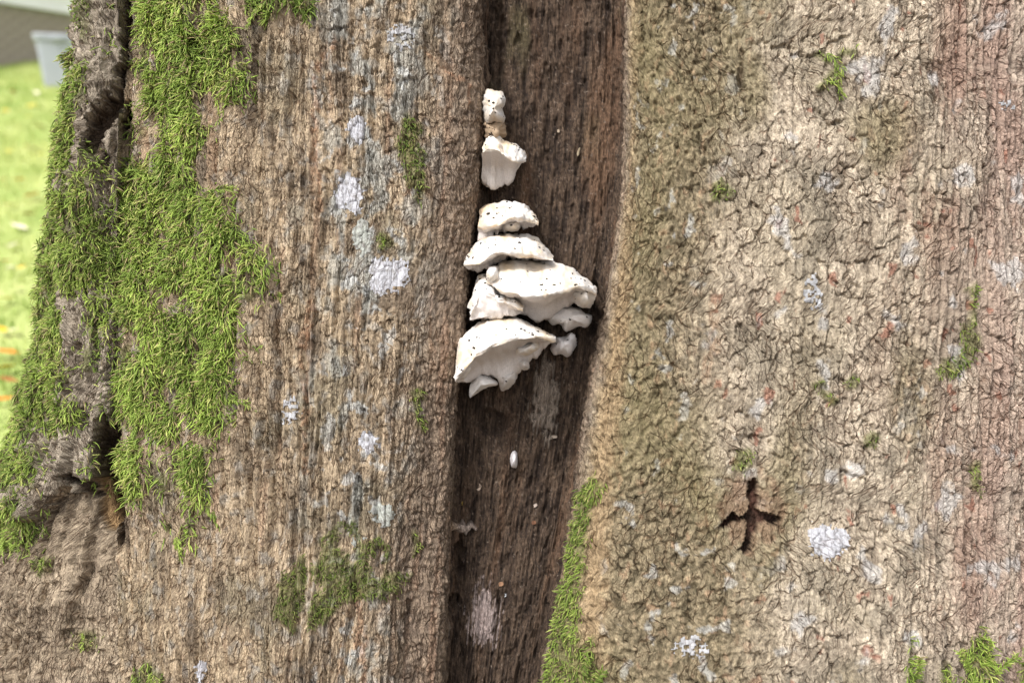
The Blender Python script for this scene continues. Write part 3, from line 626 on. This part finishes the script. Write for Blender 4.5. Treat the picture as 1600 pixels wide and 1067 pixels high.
# ------------------------------------------------------------------ bracket fungi
def resample(c, n):
    c = np.array(c, float); s = np.concatenate([[0], np.cumsum(np.linalg.norm(np.diff(c[:, :2], axis=0), axis=1))]); s /= s[-1]
    t = np.linspace(0, 1, n); r = pchip(s, c, t)
    k = np.ones(3) / 3
    for a in range(c.shape[1]): r[1:-1, a] = np.convolve(r[:, a], k, 'valid')
    return r
WHITE, CREAM, ORANGE, GREYP = C(.69, .665, .64), C(.69, .54, .35), C(.55, .30, .13), C(.52, .48, .455)
def specks(v, n, parent, at, N):
    if N < 1: return
    pk = rng.choice(len(v), N); vs, fs = [], []
    for i, q in enumerate(pk):
        r = rng.uniform(.0011, .0030); nn = n[q]; a = np.cross(nn, [0.3, .2, 1]); a /= np.linalg.norm(a); b = np.cross(nn, a); ph = rng.uniform(0, 6)
        sx_, sy_ = rng.uniform(.6, 1.6), rng.uniform(.6, 1.1); o = len(vs)
        for j in range(6):
            t = ph + j * 1.0472; rr = r * rng.uniform(.7, 1.2); vs.append(v[q] + a * math.cos(t) * rr * sx_ + b * math.sin(t) * rr * sy_ - nn * .0003)
        vs.append(v[q] + nn * r * .8)
        for j in range(6): fs.append((o + j, o + (j + 1) % 6, o + 6))
    tag(mesh_np('dirt_specks', vs, fs, M_speck, parent=parent, at=at), kind='stuff')
def gn(G):
    du = np.gradient(G, axis=1); dv = np.gradient(G, axis=0); n = np.cross(dv, du); n /= np.linalg.norm(n, axis=2, keepdims=True) + 1e-12
    s = np.sign((n * -W_).sum()); return n * (s if s else 1)
def bracket(label, curves, nspeck=10, cream=.25, split=2, seed=0, NUc=84, per=9, lump=.0038, orange_left=0., ragged=1.):
    """curves: list of outlines from the root above over the margin to the root below; each (px, py, d)."""
    Cs = np.stack([resample(c, NUc) for c in curves])            # K x N x 3
    kn = np.arange(len(curves)); t = np.linspace(0, len(curves) - 1, (len(curves) - 1) * per + 1)
    G = pchip(kn, Cs, t)
    # ease depth between curves so the flesh is rounded
    tt = np.linspace(0, 1, NUc)[None] * np.ones((len(t), 1)); env = np.sin(np.pi * np.clip(tt, 0, 1)) ** .35; rr_ = t[:, None] * np.ones((1, NUc))
    G[..., 1] += env * (1.7 * fbm(tt * 7 + seed, rr_ * .35, 2, 531 + seed) + 1.0 * perlin(tt * 22, rr_ * .6 + seed, 533))
    rag = ss(split + .6, len(curves) - 2, rr_) * (rr_ < len(curves) - 1.2)
    G[..., 1] += env * rag * ragged * (5.0 * fbm(tt * 16, rr_ * .2 + seed, 3, 535 + seed)); G[..., 0] += env * 1.2 * perlin(tt * 15 + seed, rr_ * .8, 537)
    G[..., 2] += env * .006 * perlin(tt * 5 + seed, rr_ * .5, 539) * (rr_ > .8) * (rr_ < len(curves) - 1.5)
    S = unproj(G[..., 0], G[..., 1], G[..., 2])
    n = gn(S); uu = S[..., 0]; vv2 = S[..., 2]
    ns = lump * fbm(uu * 42 + seed, (vv2 + S[..., 1]) * 42, 3, 501 + seed) + .0004 * fbm(uu * 300, (vv2 + S[..., 1] * .7) * 300, 2, 503)
    S = S + n * ns[..., None]; n = gn(S)
    R, N = S.shape[:2]; v = S.reshape(-1, 3); nf_ = n.reshape(-1, 3)
    i2 = np.arange(R * N).reshape(R, N); fc = np.stack([i2[:-1, :-1], i2[1:, :-1], i2[1:, 1:], i2[:-1, 1:]], -1)
    cr = np.clip(cream + .10 + .7 * fbm(uu * 30, vv2 * 30, 3, 511 + seed) + .18 * np.sin(t * 5.5)[:, None], 0, 1)
    rootness = 1 - ss(0, 1.2, t)[:, None] * np.ones(N)
    c = mixc(np.ones((R, N, 3), np.float32) * WHITE, CREAM, cr * .85 + rootness * .5)
    c = mixc(c, C(.50, .36, .22), ss(.22, .75, fbm(uu * 55, vv2 * 55, 3, 517 + seed)) * .6)
    if orange_left: c = mixc(c, C(.72, .50, .28), orange_left * (1 - ss(0, .35, np.linspace(0, 1, N)))[None] * np.ones((R, 1)) * (.5 + .5 * cr))
    cp = mixc(np.ones((R, N, 3), np.float32) * GREYP, C(.63, .585, .555), .5 + .5 * fbm(uu * 25, vv2 * 25, 2, 513 + seed))
    at = v.mean(0); at = at + np.array([0, .03, 0])
    e = tag(empty('bracket_fungus', at), label, 'fungus', 'white bracket fungi in the trunk cavity')
    sr = split * per
    s = sub(v, fc[:sr].reshape(-1, 4), c.reshape(-1, 3), None); cap_ = mesh_np('cap', s[0], s[1], M_cap, s[2], parent=e, at=at)
    if sr < R - 1:
        s = sub(v, fc[sr:].reshape(-1, 4), cp.reshape(-1, 3), None); mesh_np('pore_surface', s[0], s[1], M_pore, s[2], parent=e, at=at)
    m = slice(N * (per // 2), N * (3 * per - 2)); specks(v[m], nf_[m], cap_, at, int(nspeck * 1.9))
    return e
def shift(c, dx, dy, d): return [(x + dx, y + dy, d) for (x, y, *_) in c]
def shelf(label, A, Bm, Cc, dA, dB, dC, **kw):
    """A top outline, Bm margin, Cc lower outline in the photograph; dA/dB/dC distances (number or list)."""
    def put(c, d):
        d = np.interp(np.linspace(0, 1, len(c)), np.linspace(0, 1, len(d)), d) if isinstance(d, (list, tuple)) else [d] * len(c)
        return [(x, y, q) for (x, y), q in zip(c, d)]
    n = 12
    a = resample(put(A, dA), n); b = resample(put(Bm, dB), n); c = resample(put(Cc, dC), n)
    root = a.copy(); root[:, 2] = .125; root[:, 1] += 4; root[:, 0] = lerp(root[:, 0], root[:, 0].mean(), .12)
    m1 = lerp(a, b, .5); m1[:, 2] = lerp(a[:, 2], b[:, 2], .78)                     # rounded brow
    m1[[0, -1]] = lerp(a, b, .5)[[0, -1]]
    lipc = b.copy(); lipc[:, 1] += 4.2; lipc[:, 2] += .0030                           # the thin rolled edge
    m2 = lerp(b, c, .45); m2[:, 2] = lerp(b[:, 2], c[:, 2], .72)
    end = c.copy(); end[:, 2] = .13; end[:, 1] -= 3; end[:, 0] = lerp(end[:, 0], end[:, 0].mean(), .1)
    return bracket(label, [root, a, m1, b, lipc, m2, c, end], split=4, **kw)
def lump(label, outline, dfront, dback, nspeck=4, cream=.1, seed=0, dark=0., tiltd=0., name='bracket_fungus', cat='fungus', grp='white bracket fungi in the trunk cavity', mat=None, base=None, amp=.0022):
    o = np.array(outline + outline[:1], float); o = resample(o, 57)[:-1]; ctr = o.mean(0); K = 12; rows = []
    for i in range(K):
        r = math.cos(i / (K - 1) * math.pi / 2) if i < K - 1 else .02
        h = math.sin(i / (K - 1) * math.pi / 2); q = ctr + (o - ctr) * r
        rows.append(np.concatenate([q, (lerp(dback, dfront, h) + tiltd * (q[:, 1:2] - ctr[1]) * .001)], 1))
    rows.insert(0, np.concatenate([ctr + (o - ctr) * .9, np.full((len(o), 1), dback + .03)], 1))
    G = np.array(rows); S = unproj(G[..., 0], G[..., 1], G[..., 2]); Sx = np.concatenate([S, S[:, :1]], 1)
    n = gn(Sx)[:, :-1]; n[-1] = -W_
    S = S + n * (amp * fbm(S[..., 0] * 60 + seed, (S[..., 2] + S[..., 1]) * 60, 3, 521 + seed))[..., None]
    R, N = S.shape[:2]; v = S.reshape(-1, 3); i2 = np.arange(R * N).reshape(R, N); j = (np.arange(N) + 1) % N
    f = np.stack([i2[:-1], i2[1:], i2[1:][:, j], i2[:-1][:, j]], -1).reshape(-1, 4)
    cr = np.clip(cream + .5 * fbm(S[..., 0] * 50, S[..., 2] * 50, 3, 523 + seed), 0, 1)
    c = mixc(np.ones((R, N, 3), np.float32) * (WHITE if base is None else base), CREAM if base is None else base * .7, cr)
    at = v.mean(0); e = tag(empty(name, at), label, cat, grp)
    cap_ = mesh_np('cap' if name == 'bracket_fungus' else 'body', v, f, mat or M_cap, c.reshape(-1, 3), parent=e, at=at)
    specks(v[N * 4:], n.reshape(-1, 3)[N * 4:], cap_, at, nspeck)
    return e
# the top shelves
shelf('small white bracket fungus uppermost of the fused shelves, cream neck at its side',
      [(750, 326), (757, 318), (775, 318), (793, 316), (809, 315), (823, 321), (834, 333), (841, 345)],
      [(747, 352), (757, 354), (772, 352), (785, 347), (793, 341), (808, 338), (822, 340), (841, 347)],
      [(746, 376), (757, 374), (770, 370), (780, 364), (790, 360), (805, 359), (822, 356), (840, 349)], [.05, .05, .06], [.02, -.012, -.015, .01], [.03, .045, .05], nspeck=9, cream=.3, orange_left=.7, seed=1)
lump('round white fungus nodule tucked under the uppermost shelf', [(784, 354), (790, 346), (800, 343), (812, 345), (814, 352), (809, 360), (798, 362), (788, 360)], .012, .06, 1, .25, seed=3)
shelf('thin white bracket fungus with a wavy lower edge, second of the fused shelves',
      [(726, 407), (731, 392), (742, 380), (759, 370), (777, 365), (800, 366), (830, 368), (845, 377), (856, 388), (864, 402)],
      [(725, 412), (738, 414), (751, 409), (761, 398), (783, 393), (811, 396), (830, 397), (849, 402), (864, 405)],
      [(727, 417), (734, 428), (746, 424), (761, 420), (774, 411), (792, 405), (811, 402), (849, 408), (863, 407)], [.03, .035, .05, .05], [-.02, -.045, -.04, -.01], [.0, .02, .03, .03], nspeck=16, cream=.25, seed=2)
shelf('largest white bracket fungus, broad shelf reaching to the right lip of the cavity',
      [(761, 432), (764, 424), (777, 412), (800, 405), (820, 406), (845, 410), (867, 408), (886, 414), (905, 426), (922, 439), (931, 455)],
      [(762, 438), (774, 449), (792, 452), (806, 460), (818, 466), (839, 460), (868, 455), (896, 447), (914, 443), (930, 456)],
      [(764, 441), (780, 458), (800, 474), (818, 493), (845, 507), (864, 500), (878, 480), (894, 470), (912, 480), (930, 462)], [.02, .03, .05, .05, .05], [-.03, -.06, -.07, -.05, .0], [.0, .03, .05, .05, .04], nspeck=26, cream=.28, seed=4)
lump('ragged white fungus lobe hanging under the largest shelf', [(852, 498), (866, 480), (884, 476), (902, 482), (916, 489), (926, 492), (925, 502), (916, 511), (906, 508), (896, 514), (884, 520), (876, 508), (866, 508)], .035, .085, 3, .05, seed=5, tiltd=-.15, base=C(.68, .64, .61), amp=.004)
shelf('white knobbly fungus neck between the second shelf and the lowest big one',
      [(734, 482), (739, 462), (745, 442), (747, 426), (757, 425), (764, 444), (778, 455), (796, 459), (810, 463), (818, 474)],
      [(735, 490), (742, 475), (750, 462), (755, 452), (762, 456), (774, 464), (788, 470), (802, 474), (811, 478), (817, 482)],
      [(734, 500), (746, 499), (757, 498), (767, 497), (778, 496), (790, 495), (799, 494), (806, 492), (812, 490), (816, 487)], [.02, .03, .045, .04], [-.025, -.03, -.045, -.03], [-.01, -.025, -.02, .01], nspeck=14, cream=.12, seed=6, ragged=0., lump=.004)
shelf('lowest big white bracket fungus with a hollow grey underside and ragged lower edge',
      [(711, 588), (713, 564), (718, 534), (729, 513), (742, 505), (762, 498), (792, 493), (808, 494), (820, 500), (839, 512), (851, 519), (862, 520), (868, 526)],
      [(711, 592), (718, 582), (734, 562), (755, 546), (778, 535), (802, 528), (826, 525), (848, 524), (860, 528), (868, 529)],
      [(716, 597), (731, 604), (742, 586), (759, 582), (777, 590), (785, 608), (796, 603), (807, 590), (810, 572), (824, 574), (838, 554), (856, 541), (868, 530)], [.0, .02, .03, .04, .03], [-.04, -.07, -.085, -.06, -.02], [-.005, .01, .03, .03, .02], nspeck=18, cream=.32, seed=7)
lump('white folded fungus lobe inside the underside of the lowest big shelf', [(800, 545), (808, 538), (824, 535), (842, 533), (843, 542), (834, 550), (820, 557), (806, 556)], -.035, .02, 0, .15, seed=8, tiltd=-.1)
lump('small white fungus flap hanging below the lowest big shelf', [(734, 622), (733, 608), (739, 594), (748, 584), (757, 583), (768, 590), (777, 599), (762, 605), (750, 611), (742, 617)], -.008, .035, 2, .1, seed=9, tiltd=.12, base=C(.74, .71, .68))
lump('small grey-white lobed fungus beside the lowest big shelf, against bare wood', [(860, 545), (864, 534), (869, 527), (880, 528), (892, 520), (900, 527), (899, 541), (895, 551), (887, 558), (876, 552), (866, 556)], .045, .09, 2, .0, seed=10, base=C(.66, .63, .62), amp=.004)
lump('tall narrow cream fungus lump at the top of the cavity edge', [(755, 186), (755, 168), (756, 152), (762, 140), (772, 141), (785, 147), (790, 158), (784, 171), (789, 186), (782, 196), (770, 192), (760, 197)], -.02, .06, 12, .3, seed=11, amp=.004)
lump('orange-brown crumbly fungus remnant between the two uppermost lumps', [(758, 192), (774, 189), (788, 196), (789, 210), (779, 218), (760, 216)], .0, .07, 7, .5, seed=12, base=C(.46, .34, .23), amp=.008)
shelf('white hollow fungus shell with a ragged fringe below the narrow cream lump',
      [(754, 230), (758, 218), (764, 210), (777, 211), (790, 225), (802, 223), (815, 229), (823, 243)],
      [(754, 236), (760, 232), (772, 231), (782, 236), (793, 244), (804, 250), (814, 253), (822, 248)],
      [(752, 284), (760, 295), (768, 297), (781, 297), (790, 288), (800, 288), (806, 262), (820, 254)], [.02, .03, .05], [-.01, -.02, -.015, .02], [.055, .06, .06, .055], nspeck=14, cream=.15, seed=13, lump=.0032, ragged=.5)
lump('tiny white fungus button alone on the dark wood below the shelves', [(797, 716), (799, 708), (804, 704), (809, 709), (809, 722), (806, 731), (799, 730)], .072, .10, 0, .0, seed=14, base=C(.70, .67, .68), amp=.001)

lump('pointed white lobe hanging from the hollow of the lowest big shelf', [(773, 586), (786, 580), (800, 580), (809, 577), (808, 591), (798, 603), (786, 610), (780, 599)], .0, .05, 1, .1, seed=15, base=C(.60, .56, .53), amp=.003)
lump('white knob on the outer corner of the lowest big shelf', [(712, 574), (721, 566), (733, 565), (737, 575), (729, 585), (719, 593), (710, 592)], -.062, -.01, 2, .1, seed=16, amp=.003)
lump('frayed white fringe at the outer end of the largest shelf', [(892, 454), (908, 446), (924, 443), (933, 455), (928, 469), (919, 480), (905, 480), (896, 470)], -.012, .05, 5, .1, seed=17, amp=.005)
lump('tiny white tooth under the right end of the lowest big shelf', [(810, 566), (818, 560), (826, 564), (827, 574), (820, 579), (812, 573)], -.005, .04, 0, .1, seed=18, base=C(.60, .56, .53), amp=.002)
lump('smooth white fungus knuckle between the second and the largest shelf', [(759, 424), (766, 416), (776, 417), (780, 428), (777, 440), (768, 446), (760, 438)], -.058, .0, 2, .15, seed=19, amp=.002)
# ------------------------------------------------------------------ crumbs caught on the wood
def flake(name, px, py, w, h, ang, colr, label, cat, curl=.3, th=.0012):
    p, n = surf(px, py); a = np.array([math.cos(ang), 0, math.sin(ang)]); a -= n * (a @ n); a /= np.linalg.norm(a); b = np.cross(n, a)
    nx, ny = 9, 7; vs = []; 
    for sgn in (1, -1):
        for i in range(ny):
            for j in range(nx):
                x, y = j / (nx - 1) * 2 - 1, i / (ny - 1) * 2 - 1
                rr = 1 - .25 * abs(x) ** 3 - .15 * math.sin(3 * x + py) * .6
                vs.append(p + a * x * w * .0005 + b * y * h * .0005 * rr + n * (.0012 + curl * .001 * (x * x * w * .3 + y * y * h * .2) + (th if sgn > 0 else 0) + .0006 * math.sin(5 * x + 3 * y + px)))
    fs = []; o = nx * ny; I = lambda i, j: i * nx + j
    for i in range(ny - 1):
        for j in range(nx - 1):
            fs += [(I(i, j), I(i, j + 1), I(i + 1, j + 1), I(i + 1, j)), (o + I(i, j), o + I(i + 1, j), o + I(i + 1, j + 1), o + I(i, j + 1))]
    for j in range(nx - 1): fs += [(I(0, j), o + I(0, j), o + I(0, j + 1), I(0, j + 1)), (I(ny - 1, j), I(ny - 1, j + 1), o + I(ny - 1, j + 1), o + I(ny - 1, j))]
    for i in range(ny - 1): fs += [(I(i, 0), I(i + 1, 0), o + I(i + 1, 0), o + I(i, 0)), (I(i, nx - 1), o + I(i, nx - 1), o + I(i + 1, nx - 1), I(i + 1, nx - 1))]
    tag(mesh_np(name, vs, fs, M_flake, np.tile(colr, (len(vs), 1)), at=p), label, cat, 'crumbs caught on the rotten wood')
flake('wood_splinter', 903, 236, 3, 14, -.25, C(.46, .38, .26), 'pale straw splinter on dark wood right of the upper fungi', 'splinter')
flake('wood_splinter', 874, 205, 4, 6, .2, C(.30, .24, .18), 'short pale wood chip above the straw splinter on dark wood', 'splinter')
flake('wood_flake', 862, 683, 15, 5, .15, C(.30, .25, .2), 'flat pale wood flake below the lowest shelves', 'flake', .8)
flake('wood_flake', 838, 790, 8, 5, .5, C(.40, .33, .28), 'pale pinkish flake on dark wood below the fungus button', 'flake', .6)
flake('leaf_scrap', 783, 910, 8, 7, .2, C(.26, .15, .09), 'tiny orange leaf scrap on the dark wood low in the cavity', 'leaf', .8)
flake('fluff_scrap', 791, 929, 9, 4, .6, C(.42, .43, .45), 'white fluffy scrap under the orange leaf scrap', 'fluff', .9)
flake('leaf_scrap', 833, 816, 8, 6, 0, C(.20, .10, .06), 'reddish brown leaf scrap below the pale pinkish flake', 'leaf', .5)
flake('yellow_crumb', 722, 786, 8, 6, .1, C(.28, .19, .05), 'ochre yellow crumb by the left lip of the cavity', 'crumb', .3)
flake('bark_curl', 752, 762, 12, 6, 1.0, C(.36, .28, .22), 'curled pale bark scrap left of the fungus button', 'bark scrap', 1.2)

# ================================================================== BEHIND THE TREE
def gz(x, y):
    y = np.asarray(y, float); s = y - .9
    r = np.where(s > 0, .235 * s - .235 * .7 * (1 - np.exp(-np.clip(s, 0, 50) / .7)), 0); cap = 13.0
    r = np.where(y > cap, .235 * (cap - .9) - .1645 + (y - cap) * .03, r)
    return r + .03 * np.sin(np.asarray(x) * .9 + 1) * np.clip(s, 0, 1) * (np.asarray(y) < 13)
M_lawn = noise_mat('lawn_soil', (.10, .075, .055), (.19, .15, .115), 3.0, .95)
def lawn_nodes():                                                  # bare leaf mould before the tree, turf on the slope behind
    t = M_lawn.node_tree; N = t.nodes; L = t.links; b = N['Principled BSDF']
    src = b.inputs['Base Color'].links[0].from_socket
    tc = N.new('ShaderNodeTexCoord'); sp = N.new('ShaderNodeSeparateXYZ'); L.new(tc.outputs['Object'], sp.inputs[0])
    n2 = N.new('ShaderNodeTexNoise'); n2.inputs['Scale'].default_value = 1.6; n2.inputs['Detail'].default_value = 6; L.new(tc.outputs['Object'], n2.inputs['Vector'])
    ad = N.new('ShaderNodeMath'); ad.operation = 'ADD'; L.new(sp.outputs['Y'], ad.inputs[0]); L.new(n2.outputs['Fac'], ad.inputs[1])
    mr = N.new('ShaderNodeMapRange'); mr.inputs['From Min'].default_value = .9; mr.inputs['From Max'].default_value = 1.5; L.new(ad.outputs[0], mr.inputs['Value'])
    gr_ = N.new('ShaderNodeValToRGB'); gr_.color_ramp.elements[0].color = (.22, .30, .07, 1); gr_.color_ramp.elements[1].color = (.42, .46, .17, 1)
    gr_.color_ramp.elements[0].position = .35; gr_.color_ramp.elements[1].position = .65; L.new(n2.outputs['Fac'], gr_.inputs[0])
    mx = N.new('ShaderNodeMix'); mx.data_type = 'RGBA'; L.new(mr.outputs[0], mx.inputs[0]); L.new(src, mx.inputs[6]); L.new(gr_.outputs[0], mx.inputs[7])
    L.new(mx.outputs[2], b.inputs['Base Color'])
lawn_nodes()
xs = np.concatenate([-np.geomspace(400, 14, 16), np.linspace(-13, 13, 80), np.geomspace(14, 400, 16)]); ys = np.concatenate([-np.geomspace(300, 4, 14), np.linspace(-3.5, 15, 90), np.geomspace(16, 500, 16)])
gx, gy = np.meshgrid(xs, ys); gzv = gz(gx, gy) + .015 * fbm(gx * 1.3, gy * 1.3, 3, 601)
gi = np.arange(gx.size).reshape(gx.shape)
lawn = mesh_np('lawn', np.stack([gx, gy, gzv], -1).reshape(-1, 3), np.stack([gi[:-1, :-1], gi[:-1, 1:], gi[1:, 1:], gi[1:, :-1]], -1).reshape(-1, 4), M_lawn)
tag(lawn, 'grassy ground rising behind the tree', None, None, 'structure')
# grass blades
NG = 90000
px_ = rng.uniform(-9.5, 2.5, NG); py_ = rng.uniform(-1.0, 13.0, NG)
keep = ~(((px_ - cx) / 1.15)**2 + ((py_ - cy) / .95)**2 < 1) & (px_ < -.3 * (py_ + 1.5) + 1.4) & (py_ > .5 + .4 * np.sin(px_ * 3)) & ((py_ < 1.2) | (px_ > -.62 * (py_ + 1.5) - 1.0))
px_, py_ = px_[keep], py_[keep]; NG = len(px_)
p = np.stack([px_, py_, gz(px_, py_) - .005], 1); a = rng.uniform(0, 6.28, NG); hgt = rng.uniform(.03, .075, NG); w = rng.uniform(.004, .009, NG)
ax = np.stack([np.cos(a), np.sin(a), 0 * a], 1); ln_ = np.stack([-np.sin(a), np.cos(a), 0 * a], 1) * rng.uniform(-.6, .6, (NG, 1)) + ax * rng.uniform(-.4, .4, (NG, 1))
zv = np.array([0, 0, 1.])
v = np.stack([p - ax * w[:, None], p + ax * w[:, None], p + ln_ * hgt[:, None] * .45 + zv * hgt[:, None] * .6 + ax * w[:, None] * .8, p + ln_ * hgt[:, None] + zv * hgt[:, None] * .95], 1).reshape(-1, 3)
f = (np.arange(NG) * 4)[:, None] + np.array([[0, 1, 2, 3]])
c = C(.25, .36, .075) + (C(.54, .58, .21) - C(.25, .36, .075)) * np.clip(.5 + .7 * fbm(px_ * .9, py_ * .9, 3, 611) + rng.normal(size=NG) * .2, 0, 1)[:, None]
gr = mesh_np('grass', v, f, M_moss, np.repeat(c, 4, 0), smooth=False); tag(gr, 'short bright lawn grass behind the tree', 'grass', None, 'stuff')
# fallen leaves and pale flowers, each its own thing
leaf_cols = [C(.70, .42, .03), C(.62, .22, .03), C(.36, .16, .05), C(.75, .58, .10), C(.80, .70, .55)]
lv = []; nl = 8
for i in range(nl): 
    t = i / (nl - 1); hw = .5 * math.sin(math.pi * t ** .8) * (.85 + .15 * math.sin(i * 2.1)); lv += [(t - .5, -hw * .7, .16 * (t - .5)**2 + .10 * hw), (t - .5, 0, .16 * (t - .5)**2), (t - .5, hw * .7, .16 * (t - .5)**2 + .12 * hw)]
lf = [(3 * i + j, 3 * i + j + 1, 3 * i + j + 4, 3 * i + j + 3) for i in range(nl - 1) for j in (0, 1)]
leaf_me = []
for q in leaf_cols:
    o = mesh_np('fallen_leaf', lv, lf, M_flake, np.tile(q, (len(lv), 1))); leaf_me.append(o.data); bpy.data.objects.remove(o)
def on_ground(px, py):                                            # a point of the lawn seen at this spot of the photograph
    for t in np.arange(.4, 14, .02):
        q = unproj(np.array(px), np.array(py), np.array(t))
        if q[2] < gz(q[0], q[1]): return q
    return q
spots = [(50, 172, 3, .12), (47, 235, 2, .16), (50, 315, 1, .15), (30, 365, 4, .15), (12, 330, 4, .09), (20, 395, 4, .1), (8, 480, 3, .10), (12, 565, 1, .14), (6, 590, 0, .12), (22, 530, 4, .08), (40, 262, 4, .08), (10, 180, 0, .1), (58, 152, 4, .12),
         (14, 245, 3, .1), (8, 640, 1, .08), (62, 205, 2, .12), (28, 206, 0, .09), (34, 430, 0, .07), (18, 430, 4, .06), (5, 290, 1, .07), (45, 190, 0, .11), (20, 150, 2, .12), (62, 250, 3, .10), (30, 290, 0, .10), (44, 345, 2, .09), (10, 420, 1, .09), (26, 460, 2, .08), (4, 530, 0, .10), (16, 610, 2, .09)]
cn = ['yellow', 'orange', 'brown', 'ochre', 'pale']
for i, (x, y, k_, sz) in enumerate(spots):
    q = on_ground(x, y); o = bpy.data.objects.new('fallen_leaf', leaf_me[k_]); COL.objects.link(o)
    o.location = q + np.array([0, 0, .045]); o.scale = (sz, sz * .8, sz); o.rotation_euler = (rng.uniform(-.1, .35), rng.uniform(-.3, .3), rng.uniform(0, 6.28))
    tag(o, '%s fallen leaf lying on the lawn' % cn[k_], 'leaf', '%s fallen leaves on the lawn' % cn[k_])
# house wall: brick plinth under a pale rendered band
M_mort = noise_mat('mortar', (.30, .28, .25), (.38, .36, .33), 20); M_brick = noise_mat('grey_brown_brick', (.29, .245, .215), (.38, .325, .29), 9); M_rend = noise_mat('pale_render', (.76, .76, .77), (.82, .82, .82), 5)
wl = unproj(np.array(0.), np.array(126.), np.array(11.8)); wr = unproj(np.array(105.), np.array(122.), np.array(12.7))
wdir = wr - wl; wdir[2] = 0; wdir /= np.linalg.norm(wdir); yaw = math.atan2(wdir[1], wdir[0])
bz = float(wl[2]) - .15
bd = tag(empty('house', (wl[0], wl[1], bz)), 'house wall with grey-brown brick plinth under pale render behind the grey bin', 'house'); bd.rotation_euler = (0, 0, yaw)
HB = 1.20                                                         # height of the brickwork
wall_ = box('wall', (-3.5, .012, -.6), (7, .3, HB), M_mort, bd); box('rendered_wall', (-3.5, -.05, HB), (7, .3, 4.2), M_rend, bd); box('plinth_ledge', (-3.5, -.075, HB - .02), (7, -.0501, HB + .03), M_rend, bd)
bl, bh, gp = .215, .065, .010
bme = None
for r in range(int((HB - .03) / (bh + gp))):
    for q in range(9):
        x0 = -.75 + q * (bl + gp) + (r % 2) * .112; z0_ = .01 + r * (bh + gp)
        if bme is None: o = box('brick', (0, 0, 0), (bl, .05, bh), M_brick, wall_); bme = o.data
        else: o = bpy.data.objects.new('brick', bme); COL.objects.link(o); o.parent = wall_
        o.location = (x0, random.uniform(-.006, .002), z0_)
# the grey plastic bin
M_bin = noise_mat('grey_plastic', (.36, .38, .43), (.40, .42, .47), 3, .45, .03)
bp_ = on_ground(94, 134); hb = .62
bin_ = tag(empty('storage_bin', bp_), 'grey plastic bin with a lipped lid standing on the lawn by the house wall', 'bin')
def rsq(h, r=.22, n=8):
    P = []
    for cxn, cyn, a0 in ((1, 1, 0), (-1, 1, 90), (-1, -1, 180), (1, -1, 270)):
        for i in range(n):
            a = math.radians(a0 + 90 * i / (n - 1)); P.append((cxn * (h - h * r) + h * r * math.cos(a), cyn * (h - h * r) + h * r * math.sin(a)))
    return np.array(P)
def rings_obj(name, prof, mat, parent, cap=(True, True), ysc=.85):
    vs = []; n = 32
    for h, z in prof: q = rsq(h); vs += [(x, y * ysc, z) for x, y in q]
    R = len(prof); fs = [(i * n + j, i * n + (j + 1) % n, (i + 1) * n + (j + 1) % n, (i + 1) * n + j) for i in range(R - 1) for j in range(n)]
    b0 = len(vs); vs += [(0, 0, prof[0][1]), (0, 0, prof[-1][1])]
    fs += [(b0, (j + 1) % n, j, j) for j in range(0)]
    t = [((j + 1) % n, j, b0) for j in range(n)] + [((R - 1) * n + j, (R - 1) * n + (j + 1) % n, b0 + 1) for j in range(n)]
    me = bpy.data.meshes.new(name); me.from_pydata(vs, [], fs + t); me.materials.append(mat)
    for pl in me.polygons: pl.use_smooth = True
    me.set_sharp_from_angle(angle=math.radians(40))
    o = bpy.data.objects.new(name, me); COL.objects.link(o); o.parent = parent; return o
rings_obj('body', [(.185, -.03), (.19, 0), (.225, hb * .5), (.255, hb - .05)], M_bin, bin_)
rings_obj('rim', [(.256, hb - .075), (.275, hb - .07), (.277, hb - .035), (.256, hb - .03)], M_bin, bin_)
lid_ = rings_obj('lid', [(.262, hb - .032), (.285, hb - .028), (.287, hb), (.27, hb + .012), (.12, hb + .03)], M_bin, bin_)
box('handle', (-.07, -.285 * .85 - .03, hb - .06), (.07, -.27 * .85, hb - .005), M_bin, lid_)
bin_.rotation_euler = (0, 0, math.radians(24)); bin_.scale = (.92, .92, .92)
